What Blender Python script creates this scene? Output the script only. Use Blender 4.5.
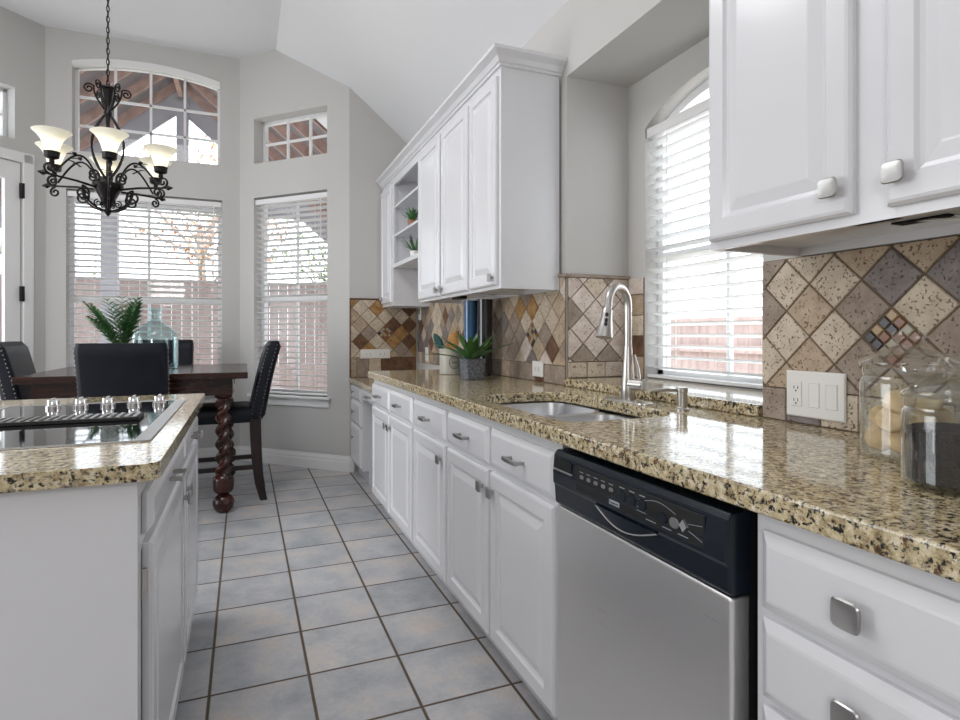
import bpy, bmesh, math, random
from mathutils import Vector, Matrix
R = math.radians
PI = math.pi
SC = bpy.context.scene
COL = SC.collection
for _o in list(bpy.data.objects):
    bpy.data.objects.remove(_o, do_unlink=True)

# ------------------------------------------------------------------ camera
CAM_H = 1.16
cam_d = bpy.data.cameras.new('camera')
cam = bpy.data.objects.new('camera', cam_d)
COL.objects.link(cam)
cam.location = (0, 0, CAM_H)
cam.rotation_euler = (R(90), 0, R(-22.2))
cam_d.sensor_width = 36.0
cam_d.lens = 578.0 / 960.0 * 36.0
cam_d.shift_y = -(360 - 334) / 960.0
cam_d.clip_start = 0.02
SC.camera = cam

# ------------------------------------------------------------------ world, lights, exposure
world = bpy.data.worlds.new('world')
SC.world = world
world.use_nodes = True
wn = world.node_tree.nodes
wn['Background'].inputs[0].default_value = (0.86, 0.92, 1.0, 1)
wn['Background'].inputs[1].default_value = 3.6

def area(name, loc, rot, sx, sy, power, col=(1, 1, 1)):
    d = bpy.data.lights.new(name, 'AREA')
    d.shape = 'RECTANGLE'
    d.size = sx
    d.size_y = sy
    d.energy = power
    d.color = col
    o = bpy.data.objects.new(name, d)
    o.location = loc
    o.rotation_euler = rot
    COL.objects.link(o)
    return o
def point_light(name, loc, radius, power, col=(1, 1, 1)):
    d = bpy.data.lights.new(name, 'POINT')
    d.shadow_soft_size = radius
    d.energy = power
    d.color = col
    o = bpy.data.objects.new(name, d)
    o.location = loc
    COL.objects.link(o)
    return o
point_light('kitchen_fill_light', (-1.5, -1.9, 2.1), .35, 62, (0.99, 0.98, 0.98))  # added fill lamp behind the camera, no fixture; brightens the room
area('dining_fill_light', (-0.9, 2.6, 3.62), (0, 0, 0), 1.5, 1.5, 30, (0.98, 0.98, 1.0))  # added fill panel below the ceiling, out of view; lifts the dining end
area('left_fill_light', (-3.7, 3.0, 1.35), (R(90), 0, R(-90)), 2.4, 2.3, 62, (0.94, 0.97, 1.0))  # unseen fill panel at the left, added to light the cabinet fronts

sun_d = bpy.data.lights.new('sun', 'SUN')
sun_d.energy = 5.0
sun_d.angle = R(2)
sun_d.color = (1.0, 0.97, 0.92)
sun = bpy.data.objects.new('sun', sun_d)
sun.rotation_euler = Vector((0.05, 0.55, -0.83)).to_track_quat('-Z', 'Y').to_euler()
sun.location = (0, -6, 12)
COL.objects.link(sun)

SC.view_settings.view_transform = 'Standard'
SC.view_settings.look = 'None'
SC.view_settings.exposure = 0.43
SC.view_settings.gamma = 1.0
SC.view_settings.use_curve_mapping = False

# ------------------------------------------------------------------ materials
def srgb(r, g, b):
    def c(x):
        x /= 255.0
        return x / 12.92 if x <= 0.04045 else ((x + 0.055) / 1.055) ** 2.4
    return (c(r), c(g), c(b), 1)

def new_mat(name):
    m = bpy.data.materials.new(name)
    m.use_nodes = True
    return m, m.node_tree.nodes, m.node_tree.links, m.node_tree.nodes['Principled BSDF']

def mat(name, col, rough=0.5, metal=0.0, bump=0.0, bscale=200.0, var=0.0, vscale=6.0, coat=0.0, emit=None, estr=0.0, spec=0.5):
    m, n, l, b = new_mat(name)
    b.inputs['Base Color'].default_value = col
    b.inputs['Roughness'].default_value = rough
    b.inputs['Metallic'].default_value = metal
    b.inputs['Specular IOR Level'].default_value = spec
    if coat:
        b.inputs['Coat Weight'].default_value = coat
        b.inputs['Coat Roughness'].default_value = 0.08
    if emit:
        b.inputs['Emission Color'].default_value = emit
        b.inputs['Emission Strength'].default_value = estr
    tc = n.new('ShaderNodeTexCoord')
    if var > 0:
        nz = n.new('ShaderNodeTexNoise')
        nz.inputs['Scale'].default_value = vscale
        nz.inputs['Detail'].default_value = 4
        l.new(tc.outputs['Object'], nz.inputs['Vector'])
        rp = n.new('ShaderNodeValToRGB')
        rp.color_ramp.elements[0].position = 0.3
        rp.color_ramp.elements[1].position = 0.7
        rp.color_ramp.elements[0].color = tuple(c * (1 - var) for c in col[:3]) + (1,)
        rp.color_ramp.elements[1].color = tuple(min(1, c * (1 + var)) for c in col[:3]) + (1,)
        l.new(nz.outputs['Fac'], rp.inputs[0])
        l.new(rp.outputs[0], b.inputs['Base Color'])
    if bump > 0:
        nb = n.new('ShaderNodeTexNoise')
        nb.inputs['Scale'].default_value = bscale
        nb.inputs['Detail'].default_value = 3
        l.new(tc.outputs['Object'], nb.inputs['Vector'])
        bp = n.new('ShaderNodeBump')
        bp.inputs['Strength'].default_value = bump
        bp.inputs['Distance'].default_value = 0.004
        l.new(nb.outputs['Fac'], bp.inputs['Height'])
        l.new(bp.outputs[0], b.inputs['Normal'])
    return m

def travertine(name, c1, c2, pit, pit_amt=0.5, rough=0.55):
    m, n, l, b = new_mat(name)
    tc = n.new('ShaderNodeTexCoord')
    n1 = n.new('ShaderNodeTexNoise'); n1.inputs['Scale'].default_value = 22; n1.inputs['Detail'].default_value = 6
    n2 = n.new('ShaderNodeTexNoise'); n2.inputs['Scale'].default_value = 150; n2.inputs['Detail'].default_value = 2
    l.new(tc.outputs['Object'], n1.inputs['Vector']); l.new(tc.outputs['Object'], n2.inputs['Vector'])
    r1 = n.new('ShaderNodeValToRGB')
    r1.color_ramp.elements[0].position = 0.33; r1.color_ramp.elements[1].position = 0.68
    r1.color_ramp.elements[0].color = c1; r1.color_ramp.elements[1].color = c2
    l.new(n1.outputs['Fac'], r1.inputs[0])
    r2 = n.new('ShaderNodeValToRGB')
    r2.color_ramp.elements[0].position = 0.30 + 0.06 * pit_amt; r2.color_ramp.elements[1].position = 0.38 + 0.06 * pit_amt
    r2.color_ramp.elements[0].color = (1, 1, 1, 1); r2.color_ramp.elements[1].color = (0, 0, 0, 1)
    l.new(n2.outputs['Fac'], r2.inputs[0])
    mx = n.new('ShaderNodeMix'); mx.data_type = 'RGBA'
    l.new(r2.outputs[0], mx.inputs[0]); l.new(r1.outputs[0], mx.inputs[6]); mx.inputs[7].default_value = pit
    l.new(mx.outputs[2], b.inputs['Base Color'])
    b.inputs['Roughness'].default_value = rough
    bp = n.new('ShaderNodeBump'); bp.inputs['Strength'].default_value = 0.5; bp.inputs['Distance'].default_value = 0.003; bp.invert = True
    l.new(r2.outputs[0], bp.inputs['Height']); l.new(bp.outputs[0], b.inputs['Normal'])
    return m

def granite(name):
    m, n, l, b = new_mat(name)
    tc = n.new('ShaderNodeTexCoord')
    def noise(s, d, off=0):
        mp = n.new('ShaderNodeMapping'); mp.inputs['Location'].default_value = (off, off * 1.3, off * 0.7)
        l.new(tc.outputs['Object'], mp.inputs['Vector'])
        z = n.new('ShaderNodeTexNoise'); z.inputs['Scale'].default_value = s; z.inputs['Detail'].default_value = d
        z.inputs['Roughness'].default_value = 0.72
        l.new(mp.outputs[0], z.inputs['Vector'])
        return z
    base = n.new('ShaderNodeValToRGB')
    cr = base.color_ramp
    cr.elements[0].position = 0.30; cr.elements[0].color = srgb(134, 114, 80)
    cr.elements[1].position = 0.70; cr.elements[1].color = srgb(232, 222, 198)
    e = cr.elements.new(0.5); e.color = srgb(196, 180, 142)
    l.new(noise(60, 4).outputs['Fac'], base.inputs[0])
    def layer(prev, src, lo, hi, col):
        rp = n.new('ShaderNodeValToRGB')
        rp.color_ramp.elements[0].position = lo; rp.color_ramp.elements[1].position = hi
        rp.color_ramp.elements[0].color = (0, 0, 0, 1); rp.color_ramp.elements[1].color = (1, 1, 1, 1)
        l.new(src, rp.inputs[0])
        mx = n.new('ShaderNodeMix'); mx.data_type = 'RGBA'
        l.new(rp.outputs[0], mx.inputs[0]); l.new(prev, mx.inputs[6]); mx.inputs[7].default_value = col
        return mx.outputs[2]
    o = layer(base.outputs[0], noise(70, 6, 5).outputs['Fac'], 0.57, 0.63, srgb(128, 122, 112))
    o = layer(o, noise(60, 6, 11).outputs['Fac'], 0.555, 0.605, srgb(100, 70, 40))
    o = layer(o, noise(78, 6, 23).outputs['Fac'], 0.535, 0.575, srgb(24, 21, 20))
    l.new(o, b.inputs['Base Color'])
    b.inputs['Roughness'].default_value = 0.09
    b.inputs['Specular IOR Level'].default_value = 0.6
    return m

def floor_tile(name):
    m, n, l, b = new_mat(name)
    tc = n.new('ShaderNodeTexCoord')
    sep = n.new('ShaderNodeSeparateXYZ'); l.new(tc.outputs['Object'], sep.inputs[0])
    def M(op, a, b_=None, c_=None):
        x = n.new('ShaderNodeMath'); x.operation = op
        for i, v in enumerate((a, b_, c_)):
            if v is None: continue
            if isinstance(v, (int, float)): x.inputs[i].default_value = v
            else: l.new(v, x.inputs[i])
        return x.outputs[0]
    T = 0.3085
    ux = M('DIVIDE', M('SUBTRACT', sep.outputs[0], 0.2045 - 10 * T), T)
    uy = M('DIVIDE', M('SUBTRACT', sep.outputs[1], 3.276 - 30 * T), T)
    fx = M('FRACT', ux); fy = M('FRACT', uy)
    ex = M('MINIMUM', fx, M('SUBTRACT', 1.0, fx)); ey = M('MINIMUM', fy, M('SUBTRACT', 1.0, fy))
    e = M('MINIMUM', ex, ey)
    gm = n.new('ShaderNodeMapRange'); gm.inputs[1].default_value = 0.011; gm.inputs[2].default_value = 0.020
    l.new(e, gm.inputs[0])
    comb = n.new('ShaderNodeCombineXYZ')
    l.new(M('FLOOR', ux), comb.inputs[0]); l.new(M('FLOOR', uy), comb.inputs[1])
    wnz = n.new('ShaderNodeTexWhiteNoise'); wnz.noise_dimensions = '3D'; l.new(comb.outputs[0], wnz.inputs['Vector'])
    add = n.new('ShaderNodeVectorMath'); add.operation = 'MULTIPLY_ADD'
    l.new(wnz.outputs['Color'], add.inputs[0]); add.inputs[1].default_value = (7, 7, 7); l.new(tc.outputs['Object'], add.inputs[2])
    nz = n.new('ShaderNodeTexNoise'); nz.inputs['Scale'].default_value = 4.5; nz.inputs['Detail'].default_value = 5; nz.inputs['Roughness'].default_value = 0.6
    l.new(add.outputs[0], nz.inputs['Vector'])
    rp = n.new('ShaderNodeValToRGB'); cr = rp.color_ramp
    cr.elements[0].position = 0.30; cr.elements[0].color = srgb(146, 150, 155)
    cr.elements[1].position = 0.74; cr.elements[1].color = srgb(200, 188, 176)
    q = cr.elements.new(0.52); q.color = srgb(176, 176, 178)
    l.new(nz.outputs['Fac'], rp.inputs[0])
    hs = n.new('ShaderNodeHueSaturation'); l.new(rp.outputs[0], hs.inputs['Color'])
    nf = n.new('ShaderNodeTexNoise'); nf.inputs['Scale'].default_value = 55; nf.inputs['Detail'].default_value = 6; nf.inputs['Roughness'].default_value = 0.75; l.new(add.outputs[0], nf.inputs['Vector'])
    l.new(M('ADD', M('MULTIPLY_ADD', wnz.outputs['Value'], 0.14, 0.78), M('MULTIPLY', nf.outputs['Fac'], 0.48)), hs.inputs['Value'])
    mx = n.new('ShaderNodeMix'); mx.data_type = 'RGBA'
    l.new(gm.outputs[0], mx.inputs[0]); mx.inputs[6].default_value = srgb(92, 78, 62); l.new(hs.outputs[0], mx.inputs[7])
    l.new(mx.outputs[2], b.inputs['Base Color'])
    ro = n.new('ShaderNodeMapRange'); ro.inputs[3].default_value = 0.8; ro.inputs[4].default_value = 0.34; l.new(gm.outputs[0], ro.inputs[0])
    l.new(ro.outputs[0], b.inputs['Roughness'])
    n2 = n.new('ShaderNodeTexNoise'); n2.inputs['Scale'].default_value = 60; n2.inputs['Detail'].default_value = 4; l.new(tc.outputs['Object'], n2.inputs['Vector'])
    h = M('ADD', M('MULTIPLY', gm.outputs[0], 1.0), M('MULTIPLY', n2.outputs['Fac'], 0.5))
    bp = n.new('ShaderNodeBump'); bp.inputs['Strength'].default_value = 0.5; bp.inputs['Distance'].default_value = 0.004
    l.new(h, bp.inputs['Height']); l.new(bp.outputs[0], b.inputs['Normal'])
    return m

def wood(name, c1, c2, rough=0.25, scale=(3, 3, 30)):
    m, n, l, b = new_mat(name)
    tc = n.new('ShaderNodeTexCoord'); mp = n.new('ShaderNodeMapping'); mp.inputs['Scale'].default_value = scale
    l.new(tc.outputs['Object'], mp.inputs[0])
    nz = n.new('ShaderNodeTexNoise'); nz.inputs['Scale'].default_value = 2.5; nz.inputs['Detail'].default_value = 6
    l.new(mp.outputs[0], nz.inputs['Vector'])
    rp = n.new('ShaderNodeValToRGB'); rp.color_ramp.elements[0].color = c1; rp.color_ramp.elements[1].color = c2
    rp.color_ramp.elements[0].position = 0.3; rp.color_ramp.elements[1].position = 0.7
    l.new(nz.outputs['Fac'], rp.inputs[0]); l.new(rp.outputs[0], b.inputs['Base Color'])
    b.inputs['Roughness'].default_value = rough
    return m

def clear_glass(name, tint=(0.97, 0.985, 0.98, 1), edge=0.35, lo=0.04, edge_col=(1, 1, 1, 1)):
    m, n, l, b = new_mat(name)
    n.remove(b)
    out = n['Material Output']
    tr = n.new('ShaderNodeBsdfTransparent'); tr.inputs[0].default_value = tint
    gl = n.new('ShaderNodeBsdfGlossy'); gl.inputs[0].default_value = edge_col; gl.inputs[1].default_value = 0.02
    lw = n.new('ShaderNodeLayerWeight'); lw.inputs[0].default_value = 0.35
    mr = n.new('ShaderNodeMapRange'); mr.inputs[1].default_value = 0.25; mr.inputs[3].default_value = lo; mr.inputs[4].default_value = edge
    l.new(lw.outputs['Facing'], mr.inputs[0])
    mx = n.new('ShaderNodeMixShader')
    l.new(mr.outputs[0], mx.inputs[0]); l.new(tr.outputs[0], mx.inputs[1]); l.new(gl.outputs[0], mx.inputs[2])
    l.new(mx.outputs[0], out.inputs[0])
    return m

def translucent(name, col, tfac, rough=0.4, emit=0.0, ecol=(1, 1, 1, 1)):
    m, n, l, b = new_mat(name)
    b.inputs['Base Color'].default_value = col; b.inputs['Roughness'].default_value = rough
    if emit:
        b.inputs['Emission Color'].default_value = ecol; b.inputs['Emission Strength'].default_value = emit
    t = n.new('ShaderNodeBsdfTranslucent'); t.inputs[0].default_value = col
    mx = n.new('ShaderNodeMixShader'); mx.inputs[0].default_value = tfac
    l.new(b.outputs[0], mx.inputs[1]); l.new(t.outputs[0], mx.inputs[2]); l.new(mx.outputs[0], n['Material Output'].inputs[0])
    return m

def brushed(name, col, rough=0.28):
    m, n, l, b = new_mat(name)
    b.inputs['Base Color'].default_value = col; b.inputs['Metallic'].default_value = 1.0
    tc = n.new('ShaderNodeTexCoord'); mp = n.new('ShaderNodeMapping'); mp.inputs['Scale'].default_value = (4, 4, 500)
    l.new(tc.outputs['Object'], mp.inputs[0])
    nz = n.new('ShaderNodeTexNoise'); nz.inputs['Scale'].default_value = 1.0; nz.inputs['Detail'].default_value = 3; l.new(mp.outputs[0], nz.inputs['Vector'])
    mr = n.new('ShaderNodeMapRange'); mr.inputs[3].default_value = rough - 0.06; mr.inputs[4].default_value = rough + 0.08
    l.new(nz.outputs['Fac'], mr.inputs[0]); l.new(mr.outputs[0], b.inputs['Roughness'])
    return m

MT = {}
MT['wall'] = mat('wall_paint', srgb(196, 194, 191), 0.85, bump=0.12, bscale=140)
MT['ceil'] = mat('ceiling_paint', srgb(228, 228, 229), 0.9, bump=0.12, bscale=110)
MT['white'] = mat('cabinet_white_paint', srgb(222, 222, 225), 0.22, coat=0.25)
MT['trimw'] = mat('white_trim_paint', srgb(228, 227, 226), 0.32)
MT['frame'] = mat('window_frame_white', srgb(226, 226, 226), 0.4)
MT['floor'] = floor_tile('floor_tile')
MT['granite'] = granite('speckled_granite')
MT['grout'] = mat('grout', srgb(112, 96, 80), 0.9)
MT['steel'] = brushed('stainless_steel', (0.84, 0.83, 0.82, 1), 0.3)
MT['sinksteel'] = mat('sink_steel', (0.70, 0.71, 0.73, 1), 0.30, 1.0)
MT['nickel'] = mat('brushed_nickel', (0.58, 0.56, 0.53, 1), 0.28, 1.0)
MT['pewter'] = mat('pewter_hardware', (0.42, 0.41, 0.40, 1), 0.34, 1.0)
MT['chrome'] = mat('chrome', (0.85, 0.85, 0.86, 1), 0.08, 1.0)
MT['dwblack'] = mat('appliance_black', srgb(11, 22, 33), 0.22)
MT['black'] = mat('matte_black', srgb(12, 12, 13), 0.5)
MT['gap'] = mat('dark_recess', srgb(10, 10, 10), 0.9)
MT['iron'] = mat('wrought_iron', srgb(28, 25, 25), 0.35, 0.6)
MT['shade'] = translucent('frosted_glass_shade', (0.92, 0.90, 0.82, 1), 0.5, 0.3, 0.10, (1.0, 0.95, 0.80, 1))
MT['bulb'] = mat('bulb', (1, 1, 1, 1), 0.3, emit=(1.0, 0.93, 0.80, 1), estr=5)
MT['walnut'] = wood('dark_walnut', srgb(26, 14, 11), srgb(56, 29, 20), 0.22, (2, 14, 14))
MT['walnutleg'] = wood('dark_walnut_turned', srgb(30, 13, 9), srgb(74, 34, 22), 0.2, (6, 6, 3))
MT['darkwood'] = wood('espresso_wood', srgb(18, 12, 10), srgb(44, 26, 20), 0.3, (8, 8, 3))
MT['leather'] = mat('navy_black_leather', srgb(11, 16, 27), 0.48, spec=0.3, bump=0.25, bscale=160, var=0.25, vscale=9)
MT['nail'] = mat('nailhead_steel', (0.22, 0.21, 0.2, 1), 0.25, 1.0)
MT['slat'] = translucent('blind_slat', (0.88, 0.88, 0.87, 1), 0.28, 0.45)
MT['glass'] = clear_glass('window_glass', (0.98, 0.99, 0.99, 1), 0.25, 0.02)
MT['jar'] = clear_glass('jar_glass', (0.97, 0.985, 0.98, 1), 0.9, 0.045)
MT['carboy'] = clear_glass('aqua_glass', (0.87, 0.94, 0.945, 1), 0.6, 0.05, (0.85, 0.95, 0.96, 1))
MT['cookglass'] = mat('cooktop_glass', srgb(10, 12, 16), 0.04, spec=0.8)
MT['plate'] = mat('white_plastic', srgb(232, 230, 226), 0.35)
MT['ceramic'] = mat('cream_stoneware', srgb(182, 178, 166), 0.35)
MT['leaf'] = mat('leaf_green', srgb(66, 104, 52), 0.4, var=0.4, vscale=14)
MT['fern'] = mat('palm_green', srgb(66, 112, 62), 0.45, var=0.35, vscale=20)
MT['pot'] = mat('mottled_grey_pot', srgb(104, 108, 116), 0.6, var=0.6, vscale=90, bump=0.5, bscale=120)
MT['terra'] = mat('clay_pot', srgb(150, 112, 88), 0.7)
MT['teal'] = mat('teal_glass', srgb(12, 80, 124), 0.08, coat=0.6)
MT['bluedark'] = mat('midnight_glass', srgb(8, 10, 20), 0.07, coat=0.6)
MT['spoon'] = wood('light_spoon_wood', srgb(176, 122, 60), srgb(206, 156, 92), 0.5)
MT['greenplastic'] = mat('teal_green_silicone', srgb(20, 74, 72), 0.35)
MT['cookie'] = mat('cookie', srgb(222, 190, 146), 0.85, bump=0.8, bscale=70, var=0.14, vscale=40)
MT['coffee'] = mat('ground_coffee', srgb(36, 24, 20), 0.9, bump=0.8, bscale=300, var=0.5, vscale=120)
MT['fence'] = wood('fence_cedar', srgb(156, 136, 130), srgb(180, 162, 156), 0.8, (6, 6, 1))
MT['rafter'] = wood('rafter_cedar', srgb(156, 126, 116), srgb(184, 154, 142), 0.8, (4, 2, 4))
MT['roofdeck'] = mat('patio_ceiling', srgb(120, 112, 114), 0.85, var=0.15)
MT['gable'] = mat('gable_board', srgb(164, 162, 168), 0.8)
MT['grass'] = mat('lawn', srgb(118, 128, 84), 0.95, var=0.3, vscale=3)
MT['concrete'] = mat('pale_concrete', srgb(206, 202, 196), 0.9, var=0.06, vscale=2)
MT['bark'] = mat('bark', srgb(150, 138, 130), 0.9, var=0.3, vscale=20)
MT['rust'] = mat('rust_leaves', srgb(190, 132, 100), 0.8, var=0.3)
MT['green'] = mat('yard_leaves', srgb(120, 146, 96), 0.8, var=0.3)
MT['hinge'] = mat('black_hinge', srgb(16, 15, 15), 0.4, 0.3)
MT['ink'] = mat('printed_black', srgb(30, 30, 30), 0.6)
MT['print'] = mat('printed_silver', srgb(170, 178, 186), 0.4)
# travertine shades
TR = [travertine('travertine_cream', srgb(190, 174, 154), srgb(212, 198, 178), srgb(120, 98, 76), 0.55),
      travertine('travertine_tan', srgb(166, 146, 122), srgb(190, 170, 146), srgb(104, 78, 52), 0.5),
      travertine('travertine_taupe', srgb(140, 124, 110), srgb(166, 150, 136), srgb(92, 76, 62), 0.2),
      travertine('travertine_grey', srgb(110, 102, 100), srgb(140, 130, 126), srgb(78, 68, 62), 0.3),
      travertine('travertine_gold', srgb(146, 106, 58), srgb(184, 144, 88), srgb(84, 54, 28), 0.6),
      travertine('travertine_noce', srgb(84, 58, 42), srgb(128, 92, 66), srgb(50, 32, 22), 0.5),
      travertine('travertine_blush', srgb(200, 184, 172), srgb(222, 210, 200), srgb(150, 126, 112), 0.4)]
MOS = [mat('mosaic_rust', srgb(136, 88, 60), 0.25), mat('mosaic_sage', srgb(160, 152, 130), 0.25), mat('mosaic_slate', srgb(58, 54, 60), 0.2),
       mat('mosaic_sand', srgb(176, 148, 110), 0.25)]

# ------------------------------------------------------------------ mesh tools
WM = {}
def wmat(o):
    return WM.get(o.name, Matrix.Identity(4))

def thing(name, label, cat, loc=(0, 0, 0), rotz=0.0, group=None):
    o = bpy.data.objects.new(name, None)
    o.empty_display_size = 0.1
    COL.objects.link(o)
    o.location = loc
    o.rotation_euler = (0, 0, rotz)
    WM[o.name] = Matrix.Translation(Vector(loc)) @ Matrix.Rotation(rotz, 4, 'Z')
    o['label'] = label
    o['category'] = cat
    if group: o['group'] = group
    return o

def tag(o, label, cat, group=None):
    o['label'] = label
    o['category'] = cat
    if group: o['group'] = group
    return o

class MB:
    """collects geometry for ONE mesh"""
    def __init__(self):
        self.bm = bmesh.new()
    def v(self, p): return self.bm.verts.new(p)
    def f(self, vs, mi=0):
        try:
            fc = self.bm.faces.new(vs); fc.material_index = mi; return fc
        except ValueError:
            return None
    def hexa(self, P, mi=0):
        vs = [self.v(p) for p in P]
        for q in ((0, 3, 2, 1), (4, 5, 6, 7), (0, 1, 5, 4), (1, 2, 6, 5), (2, 3, 7, 6), (3, 0, 4, 7)):
            self.f([vs[i] for i in q], mi)
    def box(self, a, b, mi=0):
        x0, y0, z0 = [min(a[i], b[i]) for i in range(3)]
        x1, y1, z1 = [max(a[i], b[i]) for i in range(3)]
        self.hexa([(x0, y0, z0), (x1, y0, z0), (x1, y1, z0), (x0, y1, z0), (x0, y0, z1), (x1, y0, z1), (x1, y1, z1), (x0, y1, z1)], mi)
        return self
    def fbox(self, m, a, b, mi=0):
        """box in mapped coordinates m(u, v, w)"""
        u0, v0, w0 = [min(a[i], b[i]) for i in range(3)]
        u1, v1, w1 = [max(a[i], b[i]) for i in range(3)]
        self.hexa([m(u0, v0, w0), m(u1, v0, w0), m(u1, v1, w0), m(u0, v1, w0), m(u0, v0, w1), m(u1, v0, w1), m(u1, v1, w1), m(u0, v1, w1)], mi)
        return self
    def bar(self, p0, p1, w, h, up=(0, 0, 1)):
        p0 = Vector(p0); p1 = Vector(p1); d = (p1 - p0).normalized(); u = Vector(up)
        s = d.cross(u)
        if s.length < 1e-5: s = d.cross(Vector((1, 0, 0)))
        s.normalize(); t = s.cross(d).normalized()
        P = []
        for p in (p0, p1):
            for a, b in ((-1, -1), (1, -1), (1, 1), (-1, 1)):
                P.append(p + s * (a * w / 2) + t * (b * h / 2))
        self.hexa(P); return self
    def rings(self, rings, cap0=True, cap1=True, closed=True, mi=0):
        prev = None; first = None
        for r in rings:
            cur = [self.v(p) for p in r]
            if first is None: first = cur
            if prev:
                n = len(cur)
                for i in range(n if closed else n - 1):
                    j = (i + 1) % n
                    self.f([prev[i], prev[j], cur[j], cur[i]], mi)
            prev = cur
        if cap0: self.f(list(reversed(first)), mi)
        if cap1: self.f(prev, mi)
        return self
    def lathe(self, prof, c=(0, 0, 0), n=24, axis='Z', cap0=True, cap1=True, mi=0):
        rs = []
        for r, z in prof:
            r = max(r, 1e-5)
            ring = []
            for i in range(n):
                t = 2 * PI * i / n
                x, y = r * math.cos(t), r * math.sin(t)
                if axis == 'Z': p = (c[0] + x, c[1] + y, c[2] + z)
                elif axis == 'X': p = (c[0] + z, c[1] + x, c[2] + y)
                else: p = (c[0] + x, c[1] + z, c[2] + y)
                ring.append(p)
            rs.append(ring)
        return self.rings(rs, cap0, cap1, mi=mi)
    def tube(self, pts, r, n=8, r_end=None):
        pts = [Vector(p) for p in pts]
        rs = []; prev_s = None
        N = len(pts)
        for i, p in enumerate(pts):
            d = (pts[min(i + 1, N - 1)] - pts[max(i - 1, 0)]).normalized()
            if prev_s is None:
                ref = Vector((0, 0, 1)) if abs(d.z) < 0.9 else Vector((1, 0, 0))
                s = d.cross(ref).normalized()
            else:
                s = prev_s - d * prev_s.dot(d)
                s.normalize()
            t = d.cross(s)
            prev_s = s
            rr = r if r_end is None else r + (r_end - r) * i / (N - 1)
            rs.append([p + s * (rr * math.cos(2 * PI * k / n)) + t * (rr * math.sin(2 * PI * k / n)) for k in range(n)])
        return self.rings(rs)
    def loft(self, m, secs, n=16, ex=4.0):
        """superellipse sections (a, b, ra, rb, d) in a panel frame m(a,b,d)"""
        rs = []
        for a, b, ra, rb, d in secs:
            ring = []
            for i in range(n):
                t = 2 * PI * i / n
                ct, st = math.cos(t), math.sin(t)
                x = ra * math.copysign(abs(ct) ** (2 / ex), ct); y = rb * math.copysign(abs(st) ** (2 / ex), st)
                ring.append(m(a + x, b + y, d))
            rs.append(ring)
        return self.rings(rs)
    def panel(self, m, a0, a1, b0, b1, prof):
        rs = []
        for ins, d in prof:
            rs.append([m(a0 + ins, b0 + ins, d), m(a1 - ins, b0 + ins, d), m(a1 - ins, b1 - ins, d), m(a0 + ins, b1 - ins, d)])
        return self.rings(rs)
    def build(self, name, material, parent=None, bevel=0.0, smooth=False, seg=2, subd=0, mats=None, angle=35):
        bm = self.bm
        bmesh.ops.remove_doubles(bm, verts=bm.verts, dist=1e-6)
        bmesh.ops.recalc_face_normals(bm, faces=bm.faces)
        if parent is not None:
            bm.transform(wmat(parent).inverted())
        me = bpy.data.meshes.new(name)
        bm.to_mesh(me); bm.free()
        for mm in (mats or [material]): me.materials.append(mm)
        o = bpy.data.objects.new(name, me)
        COL.objects.link(o)
        if parent is not None:
            o.parent = parent
            WM[o.name] = wmat(parent)
        if smooth:
            me.polygons.foreach_set('use_smooth', [True] * len(me.polygons))
            try: me.set_sharp_from_angle(angle=R(angle))
            except Exception: pass
        if bevel > 0:
            bv = o.modifiers.new('bevel', 'BEVEL'); bv.width = bevel; bv.segments = seg; bv.limit_method = 'ANGLE'; bv.angle_limit = R(40)
        if subd:
            s = o.modifiers.new('sub', 'SUBSURF'); s.levels = subd; s.render_levels = subd
        return o

def struct(o):
    o['kind'] = 'structure'
    return o

def copy_tree(o, parent=None):
    c = o.copy(); COL.objects.link(c)
    if parent is not None: c.parent = parent
    for ch in list(o.children): copy_tree(ch, c)
    return c

def text_mesh(mb, txt, m, a, b, d, size, center=True, depth=0.0006):
    cu = bpy.data.curves.new('t', 'FONT'); cu.body = txt; cu.size = size; cu.extrude = depth
    if center: cu.align_x = 'CENTER'
    o = bpy.data.objects.new('t', cu); COL.objects.link(o)
    bpy.context.view_layer.update()
    dg = bpy.context.evaluated_depsgraph_get()
    me = o.evaluated_get(dg).to_mesh()
    vs = [mb.v(m(a + v.co.x, b + v.co.y, d + v.co.z)) for v in me.vertices]
    for p in me.polygons: mb.f([vs[i] for i in p.vertices])
    o.evaluated_get(dg).to_mesh_clear()
    bpy.data.objects.remove(o, do_unlink=True); bpy.data.curves.remove(cu)

DOOR = [(0, 0), (0, .012), (.005, .018), (.011, .020), (.050, .020), (.056, .013), (.064, .011), (.090, .0185), (.094, .019)]
DRAWER = [(0, 0), (0, .009), (.006, .013), (.016, .0195), (.021, .0205)]

def knob(parent, m, a, b, d0, s=1.28, name='knob'):
    k = MB()
    k.loft(m, [(a, b, .006 * s, .006 * s, d0), (a, b, .0055 * s, .0055 * s, d0 + .012)], 12, 3)
    k.loft(m, [(a, b, .008 * s, .008 * s, d0 + .012), (a, b, .0145 * s, .0145 * s, d0 + .015), (a, b, .0155 * s, .0155 * s, d0 + .019),
               (a, b, .014 * s, .014 * s, d0 + .0215), (a, b, .008 * s, .008 * s, d0 + .0205)], 24, 5)
    return k.build(name, MT['pewter'], parent, smooth=True)

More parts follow.
